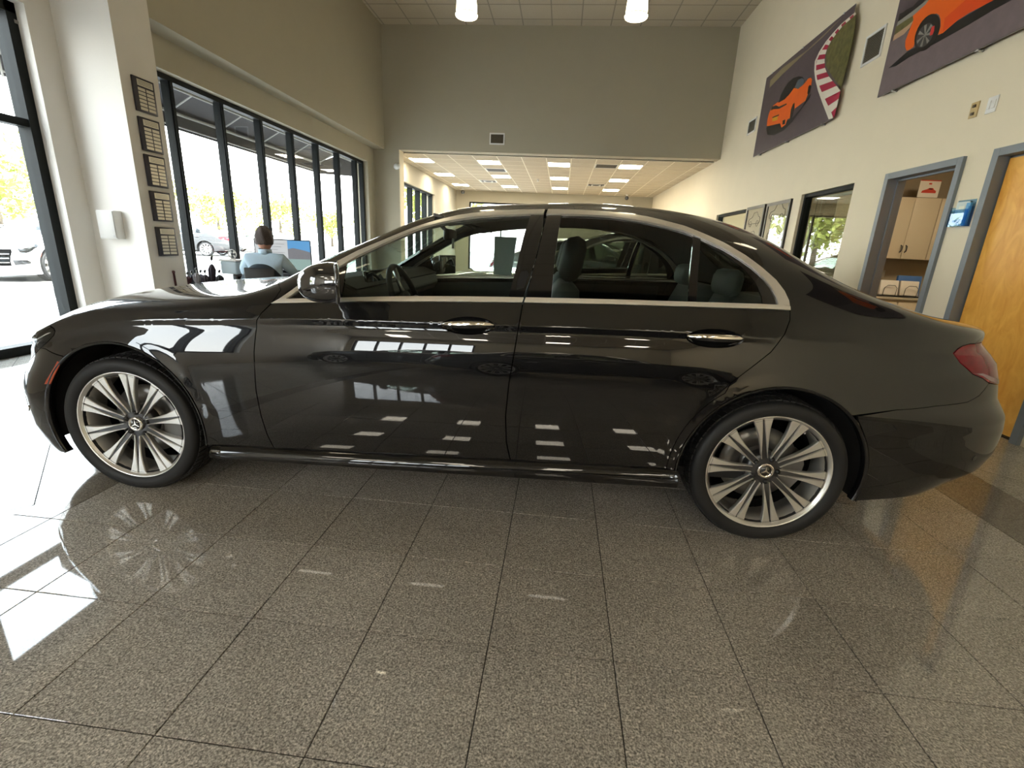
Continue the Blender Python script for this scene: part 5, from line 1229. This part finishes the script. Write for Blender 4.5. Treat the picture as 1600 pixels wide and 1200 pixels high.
# door handles: recessed oval cup with a bright bar across
def handle(door, H):
    cu, cv, ru, rv = H
    n = 36; mb = MB(); rings = [1.0, .93, .8, .6, .35, 0.02]; dep = [0.0, .010, .020, .027, .030, .031]
    for rr, d in zip(rings, dep):
        u = np.array([cu + ru * rr * math.cos(a) for a in np.linspace(0, 2 * PI, n, endpoint=False)]); v = np.array([cv + rv * rr * math.sin(a) for a in np.linspace(0, 2 * PI, n, endpoint=False)])
        p, nn_ = SN(u, v); mb.v += [tuple(q) for q in p - nn_ * d]
    for i in range(len(rings) - 1):
        for k in range(n): a = i * n + k; b = i * n + (k + 1) % n; mb.f.append((a, b, b + n, a + n)); mb.sm.append(True)
    cup = obj('handle_cup', mb, M_blackg, car)
    u = np.linspace(cu - ru * .99, cu + ru * .96, 15); p, nn_ = SN(u, np.full(15, cv + .008))
    lift = [.004, .018, .026, .031, .034, .036, .037, .037, .037, .036, .035, .033, .029, .021, .004]
    hb = MB(); sec = 12; W = [.006, .010, .013, .0145, .015, .0155, .016, .016, .016, .0155, .015, .0145, .013, .010, .005]
    for i in range(15):
        c = p[i] + nn_[i] * lift[i]; up = np.array([0, 0, 1.0])
        for k in range(sec):
            a = 2 * PI * k / sec; q = c + up * W[i] * math.sin(a) + nn_[i] * .008 * math.cos(a); hb.v.append(tuple(q))
    for i in range(14):
        for k in range(sec): a = i * sec + k; b = i * sec + (k + 1) % sec; hb.f.append((a, b, b + sec, a + sec)); hb.sm.append(True)
    hb.f.append(tuple(range(sec))); hb.sm.append(False); hb.f.append(tuple(14 * sec + k for k in range(sec))[::-1]); hb.sm.append(False)
    bar = obj('door_handle', hb, M_paint, car)
    st = MB(); 
    for i in range(15):
        c = p[i] + nn_[i] * (lift[i] + .0035)
        for k, (a, rr) in enumerate([(.02, 1), (.5, 1.05), (1.0, 1.05), (1.4, 1.02)]):
            st.v.append(tuple(c + np.array([0, 0, 1.0]) * (W[i] * 1.0) * math.sin(a) * rr + nn_[i] * .008 * math.cos(a) * rr))
    for i in range(14):
        for k in range(3): a = i * 4 + k; st.f.append((a, a + 1, a + 5, a + 4)); st.sm.append(True)
    obj('handle_strip', st, M_chrome, bar)
    return cup, bar
for H in (H1, H2):
    a, b = handle(None, H); both(a); both(b)
# mirror
def mirror_shell():
    mb = MB(); cx, cyy, cz = 1.045, -1.025, 1.068; N, n = 14, 26; rows_ = []
    for i in range(N + 1):
        t = i / N; x = cx - .082 + .155 * t
        g = (1 - (1 - min(1, t / .72)) ** 2.3) ** .55 if t < .72 else 1
        g *= 1 - .06 * max(0, (t - .75) / .25) ** 2
        ry, rz_ = .108 * g, .076 * g
        for k in range(n):
            a = 2 * PI * k / n; ca, sa = math.cos(a), math.sin(a)
            pw = .72
            yy = cyy + ry * abs(ca) ** pw * (1 if ca > 0 else -1); zz = cz + rz_ * abs(sa) ** pw * (1 if sa > 0 else -1) + .012 * (t - .5)
            mb.v.append((x - .42 * (yy - cyy) * t ** 1.2, yy, zz))
    for i in range(N):
        for k in range(n): a = i * n + k; b = i * n + (k + 1) % n; mb.f.append((a, b, b + n, a + n)); mb.sm.append(True)
    mb.f.append(tuple(range(n))); mb.sm.append(True); mb.f.append(tuple(N * n + k for k in range(n))[::-1]); mb.sm.append(False)
    # orientation: make outward
    return mb
mir = obj('door_mirror', mirror_shell(), mat('dark_gloss_mirror_shell', (.02, .02, .022), .1, .2, coat=1, coat_rough=.01, coat_ior=1.9), car)
obj('mirror_glass', MB().rbox((1.1205, -1.025, 1.074), (.003, .18, .112), .0015, rot=Matrix.Rotation(math.atan(.42), 3, 'Z')), mat('mirror_silvering', (.35, .36, .37), .02, 1), mir)
obj('mirror_rim', MB().rbox((1.113, -1.025, 1.074), (.014, .222, .146), .006, rot=Matrix.Rotation(math.atan(.42), 3, 'Z')), M_blackg, mir)
obj('mirror_arm', MB().tube([(1.03, -.86, 1.015), (1.04, -.91, 1.010), (1.05, -.96, 1.02)], .018, 10, radii=[.022, .018, .022]), M_blackg, mir)
rp = MB()
for i in range(16):
    t = i / 15; y = -.93 - .205 * t; x = .975 + .06 * (abs(t - .45)) ** 2 * 4
    rp.v += [(x - .002, y, 1.040), (x - .004, y, 1.047)]
for i in range(15): a = i * 2; rp.f.append((a, a + 1, a + 3, a + 2)); rp.sm.append(True)
obj('turn_signal_strip', rp, mat('smoked_signal_lens', (.06, .05, .05), .1), mir)
both(mir)
# wheels
def ring_prof_tyre():
    R, r = .331, .262
    return [(r, -.675), (r + .01, -.668), (.300, -.660), (.320, -.672), (R - .002, -.70), (R, -.72), (R, -.745), (R - .007, -.746), (R - .007, -.752), (R, -.753), (R, -.782), (R - .007, -.783), (R - .007, -.789), (R, -.79), (R, -.82), (R - .007, -.821), (R - .007, -.827), (R, -.828), (R, -.852), (R - .003, -.872), (.326, -.888), (.319, -.898), (.305, -.9045), (.290, -.9045), (.275, -.900), (.268, -.893), (r, -.885)]
def spoke(r0, r1):
    """twin-blade spoke along +x (radial), face towards -y"""
    mb = MB(); N = 12
    for s in (-1, 1):
        rows_ = []
        for i in range(N + 1):
            t = i / N; r = r0 + (r1 - r0) * t
            wo = .0135 + .010 * t + .022 * t ** 3.2       # outer edge
            wi = .0100 * (1 - t) ** 1.1 + .0022               # groove edge
            if t > .93: wi *= .6
            y = -.862 - .016 * math.sin(t * PI * .5) ; d = .028
            mb.v += [(r, y + .004, s * wi), (r, y, s * (wi + .002)), (r, y, s * (wo - .0025)), (r, y + .004, s * wo), (r, y + d, s * (wo - .004)), (r, y + d, s * wi)]
        base = len(mb.v) - 6 * (N + 1)
        for i in range(N):
            for k in range(6):
                a = base + i * 6 + k; b = base + i * 6 + (k + 1) % 6; mb.f.append((a, b, b + 6, a + 6) if s > 0 else (b, a, a + 6, b + 6)); mb.sm.append(False)
        mb.f.append(tuple(base + k for k in range(6))); mb.f.append(tuple(base + N * 6 + k for k in range(6))[::-1]); mb.sm += [False, False]
    return mb
def spoke_floor(r0, r1):
    mb = MB(); N = 8
    for i in range(N + 1):
        t = i / N; r = r0 + (r1 - r0) * t; w_ = .0110 * (1 - t) ** 1.1 + .003; y = -.862 - .016 * math.sin(t * PI * .5) + .009
        mb.v += [(r, y, -w_), (r, y, w_)]
    for i in range(N): a = i * 2; mb.f.append((a, a + 1, a + 3, a + 2)); mb.sm.append(True)
    return mb
SPM = spoke(.060, .2585).mesh('spoke', M_alloy); SFM = spoke_floor(.055, .250).mesh('spoke_pocket', M_alloyd)
def wheel(cx, phase):
    W = obj('wheel', MB().lathe([(.252, -.69), (.256, -.70), (.240, -.76), (.236, -.82), (.243, -.862), (.250, -.872), (.260, -.878), (.267, -.882), (.268, -.888), (.264, -.891), (.260, -.887), (.257, -.880), (.250, -.876), (.247, -.864)], 72, 'y'), M_alloy, car)
    W.location = (cx, 0, .337)
    obj('tyre', MB().lathe(ring_prof_tyre(), 96, 'y'), M_rub, W)
    # lateral tread sipes as raised blocks, one mesh
    tb = MB(); n = 72
    for k in range(n):
        a0 = 2 * PI * k / n; a1 = a0 + 2 * PI / n * .80
        for (ya, yb, sk) in ((-.872, -.832, .02), (-.817, -.793, .0), (-.779, -.756, .0), (-.741, -.70, -.02)):
            pts = []
            for a in (a0, a1):
                for y, s in ((ya, 0), (yb, sk)):
                    for r in (.329, .338):
                        if y < -.86: r -= .004
                        pts.append((r * math.cos(a + s), y, r * math.sin(a + s)))
            tb.add(pts, [(1, 3, 7, 5), (0, 1, 5, 4), (2, 6, 7, 3), (0, 2, 3, 1), (4, 5, 7, 6)])
    obj('tread_blocks', tb, M_rub, W, kind='stuff')
    for k in range(10):
        a = math.radians(phase + 36 * k)
        for nm, me in (('spoke', SPM), ('spoke_pocket', SFM)):
            s = obj(nm, me, None, W); s.rotation_euler = (0, -a, 0)
    obj('hub', MB().lathe([(0, -.845), (.030, -.848), (.055, -.852), (.072, -.846), (.080, -.835), (.080, -.80), (0, -.80)], 40, 'y'), M_alloyd, W)
    obj('hub_cap', MB().lathe([(0, -.862), (.024, -.862), (.0265, -.866), (.0335, -.866), (.036, -.860), (.036, -.845), (0, -.845)], 36, 'y'), M_chrome, W)
    obj('cap_face', MB().lathe([(0, -.8632), (.0245, -.8632), (.0245, -.861), (0, -.861)], 32, 'y'), M_blackg, W)
    star = MB()
    for k in range(3):
        a = PI / 2 + k * 2 * PI / 3; c, s = math.cos(a), math.sin(a); q = .0036
        L = [(.0255 * c, .0255 * s), (-q * s * 1.0 + .001 * c, q * c + .001 * s), (0, 0), (q * s + .001 * c, -q * c + .001 * s)]
        star.prism([(x, -.8655, z) for x, z in L], (0, .0022, 0))
    obj('three_point_star', star, M_chrome, W)
    for k in range(5):
        a = math.radians(phase - 36 + 36 + 72 * k + (0 if phase < 0 else 0)); o = obj('wheel_bolt', MB().lathe([(0, -.862), (.0085, -.862), (.0095, -.858), (.0125, -.856), (.0125, -.84), (0, -.84)], 6, 'y', (.056 * math.cos(a), 0, .056 * math.sin(a))), M_black, W)
    obj('valve', MB().tube([(.238 * math.cos(1.0), -.858, .238 * math.sin(1.0)), (.225 * math.cos(1.0), -.872, .225 * math.sin(1.0))], .004, 8), M_steel, W)
    obj('brake_disc', MB().lathe([(.08, -.775), (.172, -.775), (.172, -.765), (.08, -.765)], 48, 'y', closed=True), mat('brake_iron', (.24, .23, .22), .35, .8), W)
    obj('disc_bell', MB().lathe([(0, -.80), (.078, -.80), (.085, -.775), (.085, -.76)], 36, 'y'), mat('brake_iron'), W)
    cal = MB()
    ps = [(r * math.cos(a), r * math.sin(a)) for r, a in [(.10, -.5), (.185, -.62), (.192, -.3), (.192, .1), (.185, .42), (.10, .3)]]
    cal.prism([(x, -.80, z) for x, z in ps], (0, .06, 0)); obj('brake_caliper', cal, mat('caliper_grey', (.30, .29, .28), .4, .5), W)
    obj('inner_barrel', MB().lathe([(.246, -.88), (.240, -.80), (.244, -.70), (.254, -.67)], 48, 'y'), M_alloyd, W)
    obj('backing_plate', MB().lathe([(0, -.70), (.235, -.70), (.235, -.695), (0, -.695)], 40, 'y'), M_dark, W)
    c = W.copy(); COL.objects.link(c); c.scale = (1, -1, 1)
    for h in list(W.children): d = h.copy(); COL.objects.link(d); d.parent = c
    return W
wheel(0, 14); wheel(2.94, -4)
# wheel housings
for cx, cz in ((0, .345), (2.93, .34)):
    mb = MB(); n = 26; a0, a1 = -.25, PI + .25
    for y in (-.898, -.60):
        for k in range(n + 1): a = a0 + (a1 - a0) * k / n; mb.v.append((cx + (AR + .006) * math.cos(a), y, cz + (AR + .006) * math.sin(a)))
    for k in range(n): mb.f.append((k, k + 1, k + n + 2, k + n + 1)); mb.sm.append(True)
    b = len(mb.v); mb.v += [(cx, -.60, cz)]
    for k in range(n): mb.f.append((n + 1 + k, n + 2 + k, b)); mb.sm.append(False)
    o = obj('wheel_housing', mb, mat('wheel_housing_felt', (.012, .012, .013), .9), car); both(o)
    # painted arch lip: rolled edge seen as a narrow band inside the opening
    N = 44; a0, a1 = (aF1 + .0, aF0) if cx == 0 else (aR1, aR0); mb = MB(); prof = [(.0, .0035), (-.006, .003), (-.012, -.004), (-.014, -.014), (-.010, -.035)]
    K = len(prof)
    for i in range(N + 1):
        a = a0 + (a1 - a0) * i / N
        u, v = uvz(cx + AR * math.cos(a), cz + AR * math.sin(a)); p, n_ = SN(np.array([u]), np.array([max(0, v)])); p = p[0]
        for dr_, dy in prof: mb.v.append((p[0] + dr_ * math.cos(a), p[1] - dy, p[2] + dr_ * math.sin(a)))
    for i in range(N):
        for k in range(K - 1): a = i * K + k; mb.f.append((a, a + 1, a + 1 + K, a + K)); mb.sm.append(True)
    o = obj('arch_lip', mb, M_paint, car); both(o)
# interior
obj('floor_pan', MB().box(.55, 2.95, -.80, .80, .26, .30), M_leatherb, car)
da = MB()
ds = [(.66, 1.005), (.80, 1.045), (.98, 1.055), (1.08, 1.02), (1.10, .96), (1.06, .90), (1.06, .62), (.70, .60)]
da.prism([(x, -.76, z) for x, z in ds], (0, 1.52, 0)); obj('dashboard', da, M_trimi, car, bevel=.012)
obj('dash_pad', MB().prism([(x, -.765, z) for x, z in [(.65, 1.008), (.79, 1.052), (.99, 1.062), (1.085, 1.025), (1.08, 1.018), (.98, 1.05), (.80, 1.04), (.66, 1.0)]], (0, 1.53, 0)), mat('dash_top_leather', (.035, .035, .035), .6), car)
obj('wood_trim', MB().rbox((1.078, 0, .945), (.02, 1.45, .06), .008, rot=Matrix.Rotation(.25, 3, 'Y')), mat('dark_wood_trim', (.10, .065, .04), .3), car)
obj('centre_console', MB().rbox((1.45, 0, .58), (1.0, .24, .36), .05), M_leatherb, car)
obj('display_screen', MB().rbox((1.05, -.25, 1.03), (.015, .62, .12), .006, rot=Matrix.Rotation(-.2, 3, 'Y')), M_blackg, car)
sw = thing_ = MB()
C0s = Vector((1.195, -.38, .935)); axis = Vector((.93, 0, .37)).normalized(); e1 = Vector((0, 1, 0)); e2 = axis.cross(e1).normalized()
pts = [tuple(C0s + e1 * .187 * math.cos(a) + e2 * .187 * math.sin(a)) for a in np.linspace(0, 2 * PI, 37)]
stw = obj('steering_wheel', MB().tube(pts, .0155, 10, cap=False), M_leatherb, car)
obj('airbag_pad', MB().ball(tuple(C0s + axis * -.01), .065, 14, (.5, 1.1, .9)), M_trimi, stw)
for s in (-1, 1): obj('wheel_spoke', MB().tube([tuple(C0s + e1 * s * .05), tuple(C0s + e1 * s * .18)], .018, 8), M_steel, stw)
obj('wheel_spoke', MB().tube([tuple(C0s), tuple(C0s - e2 * -.18)], .014, 8), M_steel, stw)
obj('column', MB().tube([tuple(C0s - axis * .02), tuple(C0s - axis * .2)], .045, 10), M_black, stw)
def seat_shape(cx, cyy, rear=False):
    sx = 1 if not rear else 1
    s = MB()
    if not rear:
        s.rbox((cx - .06, cyy, .50), (.54, .52, .16), .06)
        back = Matrix.Rotation(.33, 3, 'Y'); s.rbox((cx + .27, cyy, .77), (.13, .50, .66), .055, rot=back)
    return s
for k, yy in enumerate((-.38, .38)):
    st_ = obj('front_seat', seat_shape(1.66, yy), M_leather, car)
    obj('headrest', MB().rbox((2.04, yy, 1.19), (.11, .27, .22), .05, rot=Matrix.Rotation(.18, 3, 'Y')), M_leatherb, st_)
    obj('headrest_post', MB().tube([(2.0, yy - .06, .98), (2.035, yy - .06, 1.12)], .008, 8), M_chrome, st_); obj('headrest_post', MB().tube([(2.0, yy + .06, .98), (2.035, yy + .06, 1.12)], .008, 8), M_chrome, st_)
    obj('shoulder_pad', MB().rbox((2.0, yy, .99), (.12, .44, .12), .05, rot=Matrix.Rotation(.33, 3, 'Y')), M_leather, st_)
rs = obj('rear_seat', MB().rbox((2.50, 0, .52), (.50, 1.36, .18), .07), M_leather, car)
for yy in (-.38, .38):
    obj('seat_back', MB().rbox((2.80, yy, .78), (.14, .62, .62), .06, rot=Matrix.Rotation(.42, 3, 'Y')), M_leather, rs)
    obj('headrest', MB().rbox((2.79 + .02, yy, 1.115), (.09, .25, .13), .04, rot=Matrix.Rotation(.1, 3, 'Y')), mat('pale_grey_leather', (.20, .22, .22), .5), rs)
obj('parcel_shelf', MB().box(2.92, 3.5, -.62, .62, .99, 1.01), M_leatherb, car)
rv = obj('rear_view_mirror', MB().rbox((1.345, 0, 1.285), (.035, .24, .065), .015), M_black, car)
obj('mirror_stalk', MB().tube([(1.33, 0, 1.30), (1.28, 0, 1.345)], .012, 8), M_black, rv)
obj('hanging_tag', MB().box(1.36, 1.362, -.03, .03, 1.21, 1.28).box(1.36, 1.362, -.003, .003, 1.28, 1.30), M_white, rv)
obj('window_sticker', MB().add([(1.52, .735, 1.03), (1.655, .735, 1.03), (1.69, .64, 1.30), (1.53, .645, 1.30)], [(0, 1, 2, 3)]), mat('sticker_paper', (.55, .60, .55), .6), car)
obj('sun_visor', MB().rbox((1.45, -.36, 1.345), (.16, .36, .015), .006, rot=Matrix.Rotation(.25, 3, 'Y')), M_head, car); obj('sun_visor', MB().rbox((1.45, .36, 1.345), (.16, .36, .015), .006, rot=Matrix.Rotation(.25, 3, 'Y')), M_head, car)

# ------------------------------------------------------------------ other cars: copies of the same build in other paints
def car_copy(loc, rz, paint, label, group=None, scale=1, drop=('window_sticker', 'parking_sensor', 'hanging_tag')):
    r = car.copy(); COL.objects.link(r); r.location = loc; r.rotation_euler = (0, 0, rz); r['label'] = label; r.scale = (scale,) * 3
    if group: r['group'] = group
    def rec(src, par, d):
        for ch in src.children:
            if ch.name.split('.')[0] in drop: continue
            c = ch.copy(); COL.objects.link(c); c.parent = par
            if c.type == 'MESH' and ch.data.materials and ch.data.materials[0] == M_paint:
                c.material_slots[0].link = 'OBJECT'; c.material_slots[0].material = paint
            rec(ch, c, d + 1)
    rec(car, r, 0); return r
M_blackp = mat('black_paint', (.012, .012, .014), .3, .2, coat=1, coat_rough=.02, coat_ior=1.6)
M_whp = mat('white_paint', (.75, .75, .75), .3, coat=1); M_outp = mat('darkened_white_paint', (.055, .056, .058), .5, .2)  # last paint: a white car darkened in colour so daylight does not bleach it
M_silp = mat('silver_paint', (.45, .46, .47), .3, .6, coat=1)
car_copy((-1.0, 5.75, 0), .04, M_blackp, 'black sedan parked behind the grey one, seen through its front windows', 'cars inside the showroom')
car_copy((2.3, 10.6, 0), 2.85, M_silp, 'second sedan in the rear showroom seen through the rear side window', 'cars inside the showroom')
car_copy((-12.6, 10.0, -.02), 1.75, M_whp, 'white car parked outside the left storefront', 'parked cars outside', 1.05)
car_copy((-22.5, 25.0, -.02), .2, M_outp, 'white car parked outside with its paint darkened against the daylight, seen through the second far window pane', 'parked cars outside', 1.1)
car_copy((-23.5, 33.5, -.02), .2, M_silp, 'silver car parked farther along outside, behind the seated man', 'parked cars outside', 1.05)
car_copy((-4.0, -5.95, 0), 0, M_blackp, 'black sedan behind the viewpoint on the left, seen in reflections', 'cars behind the viewpoint')
M_gryp = mat('gunmetal_paint', (.012, .013, .015), .3, .4, coat=1)
car_copy((2.35, -3.7, 0), math.pi, M_gryp, 'gunmetal sedan behind the viewpoint on the right, seen in reflections', 'cars behind the viewpoint')
